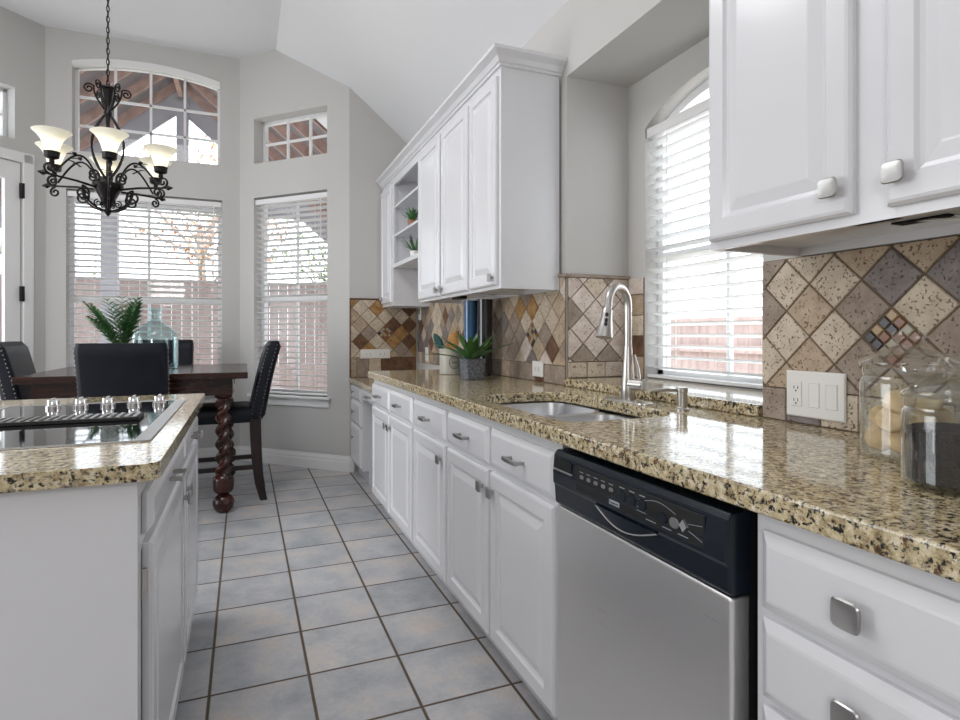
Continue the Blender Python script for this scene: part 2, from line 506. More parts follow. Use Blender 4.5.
def pull(parent, m, a, b, d0, L=.085):
    k = MB()
    for s in (-1, 1):
        k.fbox(m, (a + s * L / 2 - .006, b - .005, d0), (a + s * L / 2 + .006, b + .005, d0 + .024))
    rs = []
    for i in range(9):
        t = -1 + i / 4
        aa = a + t * (L / 2 + .008); dd = d0 + .024 + .004 * (1 - t * t)
        w = .0065
        rs.append([m(aa, b - w, dd), m(aa, b + w, dd), m(aa, b + w, dd + .007), m(aa, b - w, dd + .007)])
    k.rings(rs)
    return k.build('pull_handle', MT['pewter'], parent, bevel=.0012)

# ------------------------------------------------------------------ room shell
class Fr:
    def __init__(s, o, u, n):
        s.o = o; s.u = u; s.n = n
    def __call__(s, u, v, w):
        return (s.o[0] + s.u[0] * u + s.n[0] * w, s.o[1] + s.u[1] * u + s.n[1] * w, v)
q = math.sqrt(.5)
F1 = Fr((.82, 4.92), (-q, q), (q, q))            # bay, right facet
F2 = Fr((-.035, 5.775), (-1, 0), (0, 1))         # bay, middle facet
F3 = Fr((-1.52, 5.775), (-q, -q), (-q, q))       # bay, left facet
FB = Fr((1.42, 4.92), (-1, 0), (0, 1))           # back wall right of the bay
FR = Fr((1.42, 0), (0, 1), (1, 0))               # right wall
FN = Fr((1.77, 0), (0, 1), (1, 0))               # back of the window niche
L1 = .855 / q
BAYU = (.229, 1.042)

def wall(name, fr, u0, u1, z0, z1, th, holes=(), arch=None, material=None):
    """holes: (ua, ub, za, zb).  arch: (ua, ub, zspring, rise) sits on the hole with the same ua, ub."""
    mb = MB()
    us = {u0, u1}
    for h in holes: us |= {h[0], h[1]}
    if arch:
        for i in range(25): us.add(arch[0] + (arch[1] - arch[0]) * i / 24)
    us = sorted(us)
    def top(h, u):
        if arch and abs(h[0] - arch[0]) < 1e-6 and abs(h[3] - arch[2]) < 1e-6:
            hw = (arch[1] - arch[0]) / 2; rise = arch[3]
            rad = (hw * hw + rise * rise) / (2 * rise); x = u - (arch[0] + hw)
            return arch[2] + math.sqrt(max(rad * rad - x * x, 0)) - (rad - rise)
        return h[3]
    for a, b in zip(us[:-1], us[1:]):
        c = (a + b) / 2
        hs = sorted([h for h in holes if h[0] < c < h[1]], key=lambda h: h[2])
        za, zb = z0, z0
        for h in hs + [None]:
            ta, tb = (h[2], h[2]) if h else (z1, z1)
            if ta - za > 1e-4:
                P = [fr(a, za, 0), fr(b, zb, 0), fr(b, zb, th), fr(a, za, th), fr(a, ta, 0), fr(b, tb, 0), fr(b, tb, th), fr(a, ta, th)]
                mb.hexa(P)
            if h: za, zb = top(h, a), top(h, b)
    # drop the inner faces between neighbouring prisms
    bm = mb.bm
    bmesh.ops.remove_doubles(bm, verts=bm.verts, dist=1e-5)
    seen = {}
    for f in bm.faces:
        k = frozenset(v.index for v in f.verts)
        seen.setdefault(k, []).append(f)
    bm.verts.index_update()
    seen = {}
    for f in bm.faces:
        seen.setdefault(frozenset(v.index for v in f.verts), []).append(f)
    kill = [f for fs in seen.values() if len(fs) > 1 for f in fs]
    bmesh.ops.delete(bm, geom=kill, context='FACES_ONLY')
    return struct(mb.build(name, material or MT['wall']))

wall('wall_back', FB, -.15, .60, 0, 3.8, .15)
wall('wall_bay_right', F1, 0, L1, 0, 3.8, .16, [(BAYU[0], BAYU[1], .62, 2.40), (BAYU[0], BAYU[1], 2.71, 3.12)])
wall('wall_bay_back', F2, -.02, 1.50, 0, 3.8, .16, [(.152, 1.342, .62, 2.38), (.169, 1.300, 2.70, 3.44)], (.169, 1.300, 3.44, .075))
wall('wall_bay_left', F3, 0, L1, 0, 3.8, .16, [(.172, 1.02, 0, 2.53), (.222, 1.03, 2.70, 3.11)])
wall('wall_back_left', Fr((-2.375, 4.92), (-1, 0), (0, 1)), 0, 1.6, 0, 3.8, .15)
wall('wall_left', Fr((-4, -3), (0, 1), (-1, 0)), 0, 7.92, 0, 3.82, .15)
wall('wall_rear', Fr((1.42, -3), (-1, 0), (0, -1)), -.35, 5.57, 0, 3.82, .15)
wall('wall_right', FR, -3.0, 4.92, 0, 2.80, .35, [(1.266, 2.386, .914, 2.385)])
wall('wall_niche', FN, 1.266, 2.386, .90, 2.50, .13, [(1.405, 2.255, .95, 2.14)], (1.405, 2.255, 2.14, .12))

mb = MB(); mb.box((-4, -3, -.1), (1.9, 6.1, 0))
fl = struct(mb.build('floor', MT['floor']))
mb = MB()
zs = lambda x: 3.70 if x < .264 else 3.70 - (x - .264) * .96 / 1.156
mb.hexa([(-4, -3, 3.70), (.264, -3, 3.70), (.264, 6.1, 3.70), (-4, 6.1, 3.70), (-4, -3, 3.82), (.264, -3, 3.82), (.264, 6.1, 3.82), (-4, 6.1, 3.82)])
mb.hexa([(.264, -3, 3.70), (1.44, -3, zs(1.44)), (1.44, 6.1, zs(1.44)), (.264, 6.1, 3.70), (.264, -3, 3.82), (1.44, -3, zs(1.44) + .12), (1.44, 6.1, zs(1.44) + .12), (.264, 6.1, 3.82)])
struct(mb.build('ceiling', MT['ceil']))

# baseboards along the bay
BB = [(0, 0), (.018, 0), (.018, .075), (.014, .085), (.014, .105), (.008, .118), (.006, .130), (0, .130)]
def baseboard(name, path):
    rs = []
    N = len(path)
    for i, p in enumerate(path):
        p = Vector(p)
        def nrm(a, b):
            d = (Vector(b) - Vector(a)).normalized(); return Vector((d.y, -d.x))
        if i == 0: off = nrm(path[0], path[1])
        elif i == N - 1: off = nrm(path[-2], path[-1])
        else:
            n1, n2 = nrm(path[i - 1], path[i]), nrm(path[i], path[i + 1])
            off = (n1 + n2); off = off / (off.dot(n1))
        rs.append([(p.x + off.x * (o + .001), p.y + off.y * (o + .001), z) for o, z in BB])
    mb = MB(); mb.rings(rs)
    return struct(mb.build(name, MT['trimw']))
baseboard('baseboard_bay', [(-1.52 - .098 * q, 5.775 - .098 * q), (-1.52, 5.775), (-.035, 5.775), (.82, 4.92), (.86, 4.92)])

# ------------------------------------------------------------------ windows
def window(n, fr, ua, ub, za, zb, w0, cols, rows, arch=0.0, midrail=False, fw=.038, w=.045):
    root = struct(bpy.data.objects.new('window_%d' % n, None)); COL.objects.link(root)
    root.location = fr((ua + ub) / 2, za, w0); WM[root.name] = Matrix.Translation(Vector(root.location))
    fm = MB()
    hw = (ub - ua) / 2
    def top(u, inset=0):
        if not arch: return zb - inset
        rad = (hw * hw + arch * arch) / (2 * arch); x = u - (ua + hw)
        return zb + math.sqrt(max(rad * rad - x * x, 0)) - (rad - arch) - inset
    fm.fbox(fr, (ua, za, w0), (ua + fw, top(ua) if not arch else zb, w0 + w)); fm.fbox(fr, (ub - fw, za, w0), (ub, zb, w0 + w))
    fm.fbox(fr, (ua, za, w0), (ub, za + fw, w0 + w))
    N = 20 if arch else 1
    rs = []
    for i in range(N + 1):
        u = ua + (ub - ua) * i / N
        t = top(u); rs.append([fr(u, t - fw, w0), fr(u, t, w0), fr(u, t, w0 + w), fr(u, t - fw, w0 + w)])
    fm.rings(rs)
    if midrail:
        zm = za + (zb - za) * .48
        fm.fbox(fr, (ua, zm - .022, w0 - .004), (ub, zm + .022, w0 + w))
    f = fm.build('frame', MT['frame'], root)
    g = MB(); mt = .020
    for i in range(1, cols):
        u = ua + fw + (ub - ua - 2 * fw) * i / cols
        g.fbox(fr, (u - mt / 2, za + fw * .5, w0 + .012), (u + mt / 2, top(u) - fw * .5, w0 + .032))
    for j in range(1, rows):
        z = za + (zb - za) * j / rows
        g.fbox(fr, (ua + fw * .5, z - mt / 2, w0 + .012), (ub - fw * .5, z + mt / 2, w0 + .032))
    if cols > 1 or rows > 1: g.build('muntins', MT['frame'], root)
    p = MB()
    rs = []
    for i in range(N + 1):
        u = ua + .01 + (ub - ua - .02) * i / N
        t = top(u) - fw * .5; rs.append([fr(u, za + .01, w0 + .020), fr(u, t, w0 + .020), fr(u, t, w0 + .024), fr(u, za + .01, w0 + .024)])
    p.rings(rs)
    p.build('pane', MT['glass'], root)
    return root
w1 = window(1, FN, 1.405, 2.255, .951, 2.14, .075, 2, 1, arch=.12, midrail=True)
w2 = window(2, F1, BAYU[0], BAYU[1], .62, 2.40, .09, 2, 1, midrail=True)
w3 = window(3, F1, BAYU[0], BAYU[1], 2.71, 3.12, .11, 3, 2, fw=.026)
w4 = window(4, F2, .152, 1.342, .62, 2.38, .09, 2, 1, midrail=True)
w5 = window(5, F2, .169, 1.300, 2.70, 3.44, .09, 4, 3, arch=.075, fw=.024)
w6 = window(6, F3, .222, 1.03, 2.70, 3.11, .11, 3, 2, fw=.026)
# arched casing around the big transom
mb = MB(); rs = []
pts = []
hw = (1.300 - .169) / 2; rad = (hw * hw + .075 ** 2) / (.15)
for i in range(25):
    u = .169 + (1.300 - .169) * i / 24; x = u - (.169 + hw)
    pts.append((u, 3.44 + math.sqrt(rad * rad - x * x) - (rad - .075)))
rs = [[F2(u, z - .030, .02), F2(u, z - .0005, -.004), F2(u, z + .012, -.012), F2(u, z + .012, -.001), F2(u, z - .0005, .06), F2(u, z - .03, .06)] for u, z in pts]
mb.rings(rs); mb.build('arch_casing', MT['trimw'], w5)
for wd, fr, ua, ub in ((w2, F1, *BAYU), (w4, F2, .152, 1.342)):
    mb = MB(); mb.fbox(fr, (ua - .045, .596, -.045), (ub + .045, .620, .089)); mb.build('sill', MT['trimw'], wd, bevel=.006)
    mb = MB(); mb.panel(lambda a, b, d, fr=fr: fr(a, b, -d), ua - .03, ub + .03, .525, .595, [(0, .001), (0, .010), (.008, .016), (.02, .016)]); mb.build('apron', MT['trimw'], wd)
struct(w1)

# glazed door on the left facet of the bay
dr = struct(bpy.data.objects.new('door_1', None)); COL.objects.link(dr)
dr.location = F3(.6, 0, .02); WM[dr.name] = Matrix.Translation(Vector(dr.location))
mb = MB()
for a, b in ((.099, .172), (1.02, 1.093)): mb.fbox(F3, (a, 0, -.02), (b, 2.60, -.001))
mb.fbox(F3, (.099, 2.525, -.02), (1.093, 2.60, -.001))
mb.build('casing', MT['trimw'], dr, bevel=.006)
mb = MB(); mb.fbox(F3, (.180, .012, .006), (.29, 2.52, .046)); mb.fbox(F3, (.90, .012, .006), (1.012, 2.52, .046))
mb.fbox(F3, (.29, .012, .006), (.90, .27, .046)); mb.fbox(F3, (.29, 2.38, .006), (.90, 2.52, .046))
mb.build('door_leaf', MT['trimw'], dr, bevel=.004)
mb = MB(); mb.fbox(F3, (.285, .26, .022), (.905, 2.39, .030)); mb.build('pane', MT['glass'], dr)
for z in (.35, 1.48, 2.30):
    mb = MB(); mb.fbox(F3, (.166, z - .06, -.026), (.190, z + .06, .004)); mb.build('hinge', MT['hinge'], dr)

# ------------------------------------------------------------------ blinds
def blind(fr, ua, ub, z0, z1, w0, label, pitch=.0505, tilt=15):
    root = thing('window_blind', label, 'blind', fr((ua + ub) / 2, z0, w0 + .03))
    mb = MB(); mb.fbox(fr, (ua + .004, z1 - .048, w0), (ub - .004, z1 - .002, w0 + .055)); mb.build('headrail', MT['trimw'], root, bevel=.003)
    mb = MB(); D = .048
    z = z1 - .075; ct, st = math.cos(R(tilt)), math.sin(R(tilt))
    c = w0 + .028
    while z > z0 + .05:
        r = []
        for s in (-1, 0, 1):
            ww = c + s * D / 2 * ct; zz = z - s * D / 2 * st + (.0025 if s == 0 else 0)
            r.append((ww, zz))
        prof = [(w_, z_ - .0014) for w_, z_ in r] + [(w_, z_ + .0014) for w_, z_ in reversed(r)]
        mb.rings([[fr(ua + .008, z_, w_) for w_, z_ in prof], [fr(ub - .008, z_, w_) for w_, z_ in prof]])
        z -= pitch
    mb.build('slats', MT['slat'], root)
    mb = MB(); mb.fbox(fr, (ua + .006, z0 + .004, c - .026), (ub - .006, z0 + .018, c + .026)); mb.build('bottom_rail', MT['trimw'], root, bevel=.003)
    n = 3 if ub - ua > 1 else 2
    for i in range(n):
        u = ua + (ub - ua) * ((i + .5) / n if n == 3 else (.17 + .66 * i))
        mb = MB()
        for dw in (-.026, .026): mb.fbox(fr, (u - .0018, z0 + .02, c + dw - .0008), (u + .0018, z1 - .03, c + dw + .0008))
        mb.build('ladder_cord', MT['trimw'], root)
    mb = MB(); mb.tube([fr(ua + .07, z1 - .05, w0 - .008), fr(ua + .07, z1 - .75, w0 - .008)], .004, 6); mb.build('tilt_wand', MT['trimw'], root)
    return root
blind(FN, 1.405, 2.255, .951, 2.138, .006, 'white slatted blind in the arched window above the kitchen sink')
blind(F1, BAYU[0], BAYU[1], .621, 2.385, .012, 'white slatted blind on the narrow window right of the chandelier')
blind(F2, .152, 1.342, .621, 2.365, .012, 'wide white slatted blind behind the dining table, under the arched transom')

# ------------------------------------------------------------------ tile backsplashes
def clip(poly, u0, u1, v0, v1):
    def cut(P, ax, val, keep_gt):
        out = []
        for i in range(len(P)):
            a, b = P[i], P[(i + 1) % len(P)]
            ia = (a[ax] >= val) if keep_gt else (a[ax] <= val); ib = (b[ax] >= val) if keep_gt else (b[ax] <= val)
            if ia: out.append(a)
            if ia != ib:
                t = (val - a[ax]) / (b[ax] - a[ax]); out.append((a[0] + t * (b[0] - a[0]), a[1] + t * (b[1] - a[1])))
        return out
    for ax, val, g in ((0, u0, True), (0, u1, False), (1, v0, True), (1, v1, False)):
        poly = cut(poly, ax, val, g)
        if len(poly) < 3: return []
    return poly
def area2(P): return sum(P[i][0] * P[(i + 1) % len(P)][1] - P[(i + 1) % len(P)][0] * P[i][1] for i in range(len(P))) / 2

def tilefield(name, fr, u0, u1, v0, v1, label, weights, seed, pitch=.1008, row=.093, accents=(), phase=(0, 0), diamonds=True, liner=False, squares_only=False, fixed=None):
    """fr(u, v, d): d = height above the wall"""
    rnd = random.Random(seed)
    mb = MB()
    mats = TR + MOS + [MT['grout']]
    G = len(mats) - 1
    mb.fbox(fr, (u0, v0, .0005), (u1, v1, .005), G)
    def put(P, mi, h=.0095, g=.0016):
        if len(P) < 3 or abs(area2(P)) < 5e-5: return
        if area2(P) < 0: P = P[::-1]
        cx = sum(p[0] for p in P) / len(P); cy = sum(p[1] for p in P) / len(P)
        ext = max(math.hypot(p[0] - cx, p[1] - cy) for p in P)
        k1 = 1 - .0008 / ext; k2 = 1 - .0035 / ext
        sc = lambda k: [(cx + (p[0] - cx) * k, cy + (p[1] - cy) * k) for p in P]
        mb.rings([[fr(p[0], p[1], .004) for p in P], [fr(p[0], p[1], h - .002) for p in sc(k1)], [fr(p[0], p[1], h) for p in sc(k2)]], mi=mi)
    def pick():
        t = rnd.random() * sum(weights)
        for i, w_ in enumerate(weights):
            t -= w_
            if t <= 0: return i
        return 0
    g = .0018
    rows = 1
    if squares_only: rows = int((v1 - v0) / .1) + 1
    for r in range(rows):
        u = u0
        step = .104 if not squares_only else (u1 - u0)
        while u < u1 - .004:
            a, b = u, min(u + step, u1)
            P = clip([(a + g, v0 + r * (.1 if squares_only else row) + g), (b - g, v0 + r * (.1 if squares_only else row) + g), (b - g, v0 + (r + 1) * (.1 if squares_only else row) - g), (a + g, v0 + (r + 1) * (.1 if squares_only else row) - g)], u0, u1, v0, v1)
            put(P, pick()); u += step
    if not squares_only:
        vb = v0 + row
        H = pitch / math.sqrt(2)      # half diagonal
        i0 = int((u0 - phase[0]) / H) - 2; i1 = int((u1 - phase[0]) / H) + 3
        j0 = -int(phase[1] / H) - 3; j1 = int((v1 - vb) / H) + 3
        for i in range(i0, i1):
            for j in range(j0, j1):
                if (i + j) % 2: continue
                cx = phase[0] + i * H; cy = vb + phase[1] + j * H
                h2 = H - g * 1.41
                acc = any(math.hypot(cx - a[0], cy - a[1]) < H * .75 for a in accents)
                mi = pick()
                if fixed:
                    for fx, fy, fm in fixed:
                        if math.hypot(cx - fx, cy - fy) < H * .6: mi = fm
                if not acc:
                    put(clip([(cx - h2, cy), (cx, cy - h2), (cx + h2, cy), (cx, cy + h2)], u0 + g, u1 - g, vb + g, v1 - g), mi)
                else:
                    k = 4; s = h2 / k
                    for p in range(k):
                        for q_ in range(k):
                            x = cx + (p - q_) * s; y = cy - h2 + (p + q_ + 1) * s; ss = s - .0012
                            put(clip([(x - ss, y), (x, y - ss), (x + ss, y), (x, y + ss)], u0 + g, u1 - g, vb + g, v1 - g), 7 + (p * 3 + q_ * 2 + rnd.randrange(3)) % 4, h=.0085)
    o = mb.build(name, None, None, mats=mats)
    tag(o, label, 'backsplash')
    if liner: pass
    return o
FRn = lambda u, v, d: (1.42 - d, u, v)
FBn = lambda u, v, d: (1.42 - u, 4.92 - d, v)
FJn = lambda u, v, d: (1.42 + u, 2.386 - d, v)
FNn = lambda u, v, d: (1.77 - d, u, v)
tilefield('tile_backsplash', FRn, -.9, 1.262, .914, 1.372, 'cream and taupe diamond stone tiles behind the two glass jars, with a small mosaic square', [5, 4, 4, 2, 0, 0, 0], 5,
          accents=[(.894, 1.1525)], phase=(.894, .1455), fixed=[(1.036, 1.152, 0), (1.182, 1.152, 0), (1.105, 1.223, 1), (1.03, 1.295, 0), (.965, 1.223, 2), (1.178, 1.295, 0), (.894, 1.295, 3), (.823, 1.223, 0), (.752, 1.295, 3),
          (.752, 1.152, 2), (.965, 1.081, 2), (1.108, 1.081, 1), (.823, 1.366, 1), (.965, 1.366, 1), (1.108, 1.366, 0), (1.25, 1.223, 2), (.823, 1.081, 2)])
tilefield('tile_backsplash', FRn, 2.390, 4.91, .914, 1.44, 'long diamond stone tile backsplash under the white wall cabinets, behind the crock', [3, 4, 6, 4, 1.2, 2, .5], 11,
          accents=[(2.73, 1.155), (3.87, 1.155)], phase=(2.73, .148), fixed=[(2.66, 1.226, 0), (2.80, 1.226, 0), (2.515, 1.226, 0), (2.587, 1.084, 0), (2.66, 1.084, 1), (2.80, 1.297, 5), (2.66, 1.297, 5)])
tilefield('tile_backsplash', FBn, .02, .595, .795, 1.45, 'golden brown diamond stone tiles on the end wall above the low desk', [5, 3, 1, 0, 3, 2.5, 0], 23, accents=[(.295, 1.167)], phase=(.295, .207), row=.165,
          fixed=[(.295 + .0713, 1.238, 0), (.295 - .0713, 1.238, 5), (.295 - .0713, 1.096, 4), (.295 + .0713, 1.096, 0), (.295 + .1426, 1.167, 2), (.295 - .1426, 1.167, 4), (.08, 1.24, 5), (.08, 1.096, 5), (.295 + .214, 1.31, 4), (.295 + .0713, 1.38, 4)])
tb = tilefield('tile_backsplash', FJn, .002, .348, .951, 1.43, 'pale blush diamond stone tiles on the sidewall left of the faucet', [1.5, .4, 1.2, .3, 0, 0, 7], 31, phase=(.084, .159), row=.075)
tilefield('tile_backsplash', FNn, 2.258, 2.374, .951, 1.43, 'narrow column of square brown and cream tiles left of the sink window', [3, 3, 1, 0, 3, 1, 1], 40, squares_only=True)
tilefield('tile_backsplash', FNn, 1.268, 1.402, .951, 1.43, 'narrow column of square tiles right of the sink window, behind the near cabinet', [3, 3, 1, 0, 3, 1, 1], 43, squares_only=True)
# pencil liner caps
mb = MB(); mb.tube([(1.77, 2.374, 1.438), (1.414, 2.374, 1.438), (1.406, 2.392, 1.438), (1.408, 2.482, 1.446)], .009, 8)
tag(mb.build('pencil_liner', TR[2], smooth=True), 'thin stone pencil trim capping the tiles left of the faucet', 'tile trim')
mb = MB(); mb.tube([(1.402, 4.912, 1.458), (.826, 4.912, 1.458), (.826, 4.912, .795)], .008, 8)
tag(mb.build('pencil_liner', TR[5], smooth=True), 'dark stone pencil trim framing the golden tiles above the low desk', 'tile trim')

# ------------------------------------------------------------------ base cabinets (right run)
XF = .795
mR = lambda a, b, d: (XF - d, a, b)
def carcass(root, y0, y1, x0=XF, x1=1.415, z0=.10, z1=.8735, back=True, toe=True, rails=(), stiles=()):
    mb = MB(); t = .018
    mb.box((x0 + .02, y0, z0), (x1, y0 + t, z1)); mb.box((x0 + .02, y1 - t, z0), (x1, y1, z1))
    mb.box((x0 + .02, y0 + t, z0), (x1, y1 - t, z0 + t))
    mb.box((x1 - .01, y0 + t, z0 + t), (x1, y1 - t, z1))
    mb.build('carcass', MT['white'], root)
    mb = MB()
    for a, b in [(y0, y0 + .028), (y1 - .028, y1)] + [(s - .018, s + .018) for s in stiles]:
        mb.box((x0, a, z0), (x0 + .02, b, z1))
    for a, b in [(z0, z0 + .03), (z1 - .045, z1)] + [(r - .02, r + .02) for r in rails]:
        mb.box((x0 + .0004, y0 + .028, a), (x0 + .0196, y1 - .028, b))
    mb.build('face_frame', MT['white'], root)
    if toe:
        mb = MB(); mb.box((x0 + .065, y0, 0), (x0 + .08, y1, z0)); mb.box((x0 + .08, y0, 0), (x1, y0 + .02, z0)); mb.box((x0 + .08, y1 - .02, 0), (x1, y1, z0))
        mb.build('toe_kick', MT['white'], root)

def add_door(root, m, a0, a1, b0, b1, knob_at=None, name='door', prof=DOOR):
    mb = MB(); mb.panel(m, a0, a1, b0, b1, prof)
    d = mb.build(name, MT['white'], root)
    if knob_at: knob(d, m, knob_at[0], knob_at[1], .020)
    return d
def add_drawer(root, m, a0, a1, b0, b1, hw='pull', off=0):
    mb = MB(); mb.panel(m, a0, a1, b0, b1, DRAWER)
    d = mb.build('drawer', MT['white'], root)
    if hw == 'pull': pull(d, m, (a0 + a1) / 2 + off, (b0 + b1) / 2, .020)
    elif hw == 'knob': knob(d, m, (a0 + a1) / 2 + off, (b0 + b1) / 2, .020, 1.36)
    return d

ZD0, ZD1 = .118, .690      # doors
ZW0, ZW1 = .708, .838      # drawers
c = thing('base_cabinet', 'white base cabinet under the crock, two drawers over a pair of doors', 'cabinet', (1.1, 3.30, 0), group=None)
carcass(c, 2.802, 3.80, rails=(.70,), stiles=(3.30,))
add_door(c, mR, 3.312, 3.785, ZD0, ZD1, (3.345, .622)); add_door(c, mR, 2.822, 3.292, ZD0, ZD1, (3.262, .622))
add_drawer(c, mR, 3.312, 3.785, ZW0, ZW1); add_drawer(c, mR, 2.822, 3.292, ZW0, ZW1)
c = thing('base_cabinet', 'white base cabinet with one drawer over one door, left of the sink cabinet', 'cabinet', (1.1, 2.54, 0))
carcass(c, 2.283, 2.800, rails=(.70,))
add_door(c, mR, 2.300, 2.784, ZD0, ZD1, (2.338, .628)); add_drawer(c, mR, 2.300, 2.784, ZW0, ZW1)
c = thing('base_cabinet', 'white sink cabinet with two doors and two false drawers beside the dishwasher', 'cabinet', (1.1, 1.82, 0))
carcass(c, 1.358, 2.281, rails=(.70,), stiles=(1.826,))
add_door(c, mR, 1.838, 2.268, ZD0, ZD1, (1.874, .628)); add_door(c, mR, 1.378, 1.816, ZD0, ZD1, (1.784, .628))
add_drawer(c, mR, 1.838, 2.268, ZW0, ZW1); add_drawer(c, mR, 1.378, 1.816, ZW0, ZW1)
c = thing('base_cabinet', 'white drawer cabinet in the near right corner, right of the dishwasher', 'cabinet', (1.1, .2, 0))
carcass(c, -.30, .719, rails=(.706, .555))
for b0, b1 in ((.714, .840), (.570, .699), (.345, .556), (.118, .332)):
    add_drawer(c, mR, .02, .701, b0, b1, 'knob', off=.180)
add_door(c, mR, -.285, .0, .118, .840)

# ------------------------------------------------------------------ dishwasher
d = thing('dishwasher', 'stainless steel dishwasher with a black control panel between the white base cabinets', 'dishwasher', (1.08, 1.02, 0))
Y0, Y1 = .746, 1.338
mb = MB(); mb.box((.81, Y0 + .006, .10), (1.38, Y1 - .006, .862)); mb.build('tub', MT['gap'], d)
mb = MB(); mb.box((.85, Y0, 0), (.87, Y1, .10)); mb.build('toe_panel', MT['black'], d)
mb = MB(); mb.box((.765, Y0, .105), (.809, Y1, .711)); mb.build('door_panel', MT['steel'], d, bevel=.006, seg=3)
mb = MB()
prof = [(.809, .713), (.770, .713), (.760, .719), (.757, .765), (.753, .772), (.752, .80), (.756, .845), (.764, .856), (.809, .858)]
mb.rings([[(x, Y0 - .002, z) for x, z in prof], [(x, Y1, z) for x, z in prof]])
cp = mb.build('control_panel', MT['dwblack'], d, bevel=.004)
mD = lambda a, b, dd: (.7535 - dd, a, b)
mDa = lambda a, b, dd: (.7535 - dd, -a, b)         # text runs left to right for the viewer
mb = MB(); mb.panel(mD, .795, 1.225, .779, .838, [(0, -.002), (0, .0010), (.002, .0014)]); mb.build('button_panel', MT['black'], cp)
mb = MB()
mb.fbox(mD, (1.243, .812, -.002), (1.325, .836, .0022)); mb.build('vent_recess_shade', MT['gap'], cp)  # raised near-black block; the recess shade is put into its colour
mb = MB(); mb.fbox(mD, (1.240, .808, -.002), (1.328, .8115, .0045)); mb.build('vent_lip', MT['steel'], cp)
for i in range(5):
    y = 1.195 - i * .030
    mb = MB(); mb.loft(mD, [(y, .815, .008, .005, .0005), (y, .815, .007, .0042, .0032)], 16, 2.5); mb.build('button', MT['print'] if False else MT['pewter'], cp, smooth=True)
for i in range(3):
    y = 1.035 - i * .034
    mb = MB(); mb.loft(mD, [(y, .812, .013, .012, .0005), (y, .812, .012, .011, .0034)], 18, 2.4); mb.build('button', MT['dwblack'], cp, smooth=True)
for y, mt in ((.905, 'dwblack'), (.872, 'pewter')):
    mb = MB(); mb.loft(mD, [(y, .803, .013, .0105, .0005), (y, .803, .012, .0095, .0034)], 18, 2.4); mb.build('button', MT[mt], cp, smooth=True)
mb = MB(); mb.loft(mD, [(.845, .806, .012, .013, .0005), (.845, .806, .010, .011, .006)], 4, 2.0); mb.build('start_button', MT['chrome'], cp)
mb = MB()
for i in range(5): mb.fbox(mD, (1.188 - i * .030, .826, .0008), (1.204 - i * .030, .8275, .0018))
for i in range(3): mb.fbox(mD, (1.026 - i * .034, .8285, .0008), (1.044 - i * .034, .830, .0018))
for i in range(4): mb.fbox(mD, (.955 + .004 * i, .796 + i * .008, .0008), (.985 - .002 * i, .7968 + i * .008, .0018))
mb.fbox(mD, (.835, .7855, .0008), (.862, .787, .0018)); mb.fbox(mD, (.880, .7855, .0008), (.905, .787, .0018)); mb.fbox(mD, (.925, .7855, .0008), (.955, .787, .0018))
mb.tube([mD(.965 + .0 - i * .012, .820 + .010 * math.sin(i / 8 * PI), .0012) for i in range(9)], .0006, 4)
mb.tube([mD(.835, .80, .0012), mD(.800, .79, .0012)], .0006, 4); mb.tube([mD(.835, .812, .0012), mD(.800, .818, .0012)], .0006, 4)
mb.build('panel_markings', MT['print'], cp)
mb = MB(); mb.fbox(mD, (1.045, .7835, .0008), (1.082, .7935, .0020))
bd = mb.build('badge', MT['print'], cp)
mb = MB(); text_mesh(mb, 'Kenmore', mDa, -1.0635, .7860, .0020, .0085); mb.build('badge_lettering', MT['ink'], cp)
mb = MB(); pts = [mD(1.14 - i / 20 * .215, .764 - .026 * math.sin(i / 20 * PI), -.001 + .006 * math.sin(i / 20 * PI)) for i in range(21)]
mb.tube(pts, .0016, 8); mb.build('handle_lip', MT['pewter'], cp, smooth=True)
mb = MB(); rs = []
for i in range(21):
    y = 1.14 - i / 20 * .215; s = math.sin(i / 20 * PI)
    rs.append([mD(y, .7665, -.0035), mD(y, .7665, .002 + .003 * s), mD(y, .764 - .025 * s, -.001 + .005 * s), mD(y, .764 - .025 * s, -.008)])
mb.rings(rs); mb.build('handle_scoop', MT['dwblack'], cp, smooth=True)
# filler strip dark gap between the dishwasher and the drawers: simply the open slot

# ------------------------------------------------------------------ countertop with the sink cutout
def slab_with_hole(outer, inner, z0, z1):
    bm = bmesh.new()
    es = []
    for loop in (outer, inner):
        if not loop: continue
        vs = [bm.verts.new((x, y, z1)) for x, y in loop]
        for i in range(len(vs)): es.append(bm.edges.new((vs[i], vs[(i + 1) % len(vs)])))
    r = bmesh.ops.triangle_fill(bm, use_beauty=True, use_dissolve=False, edges=es)
    fs = [g for g in r['geom'] if isinstance(g, bmesh.types.BMFace)]
    e = bmesh.ops.extrude_face_region(bm, geom=fs)
    bmesh.ops.translate(bm, verts=[v for v in e['geom'] if isinstance(v, bmesh.types.BMVert)], vec=(0, 0, z0 - z1))
    m_ = MB(); m_.bm.free(); m_.bm = bm
    return m_
def rrect(x0, x1, y0, y1, r, n=6, rads=None):
    P = []
    rr = rads or (r, r, r, r)
    for (cx, cy, a0, rad_) in ((x1 - rr[0], y1 - rr[0], 0, rr[0]), (x0 + rr[1], y1 - rr[1], 90, rr[1]), (x0 + rr[2], y0 + rr[2], 180, rr[2]), (x1 - rr[3], y0 + rr[3], 270, rr[3])):
        for i in range(n + 1):
            t = R(a0 + 90 * i / n); P.append((cx + rad_ * math.cos(t), cy + rad_ * math.sin(t)))
    return P
SX0, SX1, SY0, SY1 = .830, 1.250, 1.395, 2.170
hole = rrect(SX0, SX1, SY0, SY1, .08, 7, (.10, .20, .05, .12))
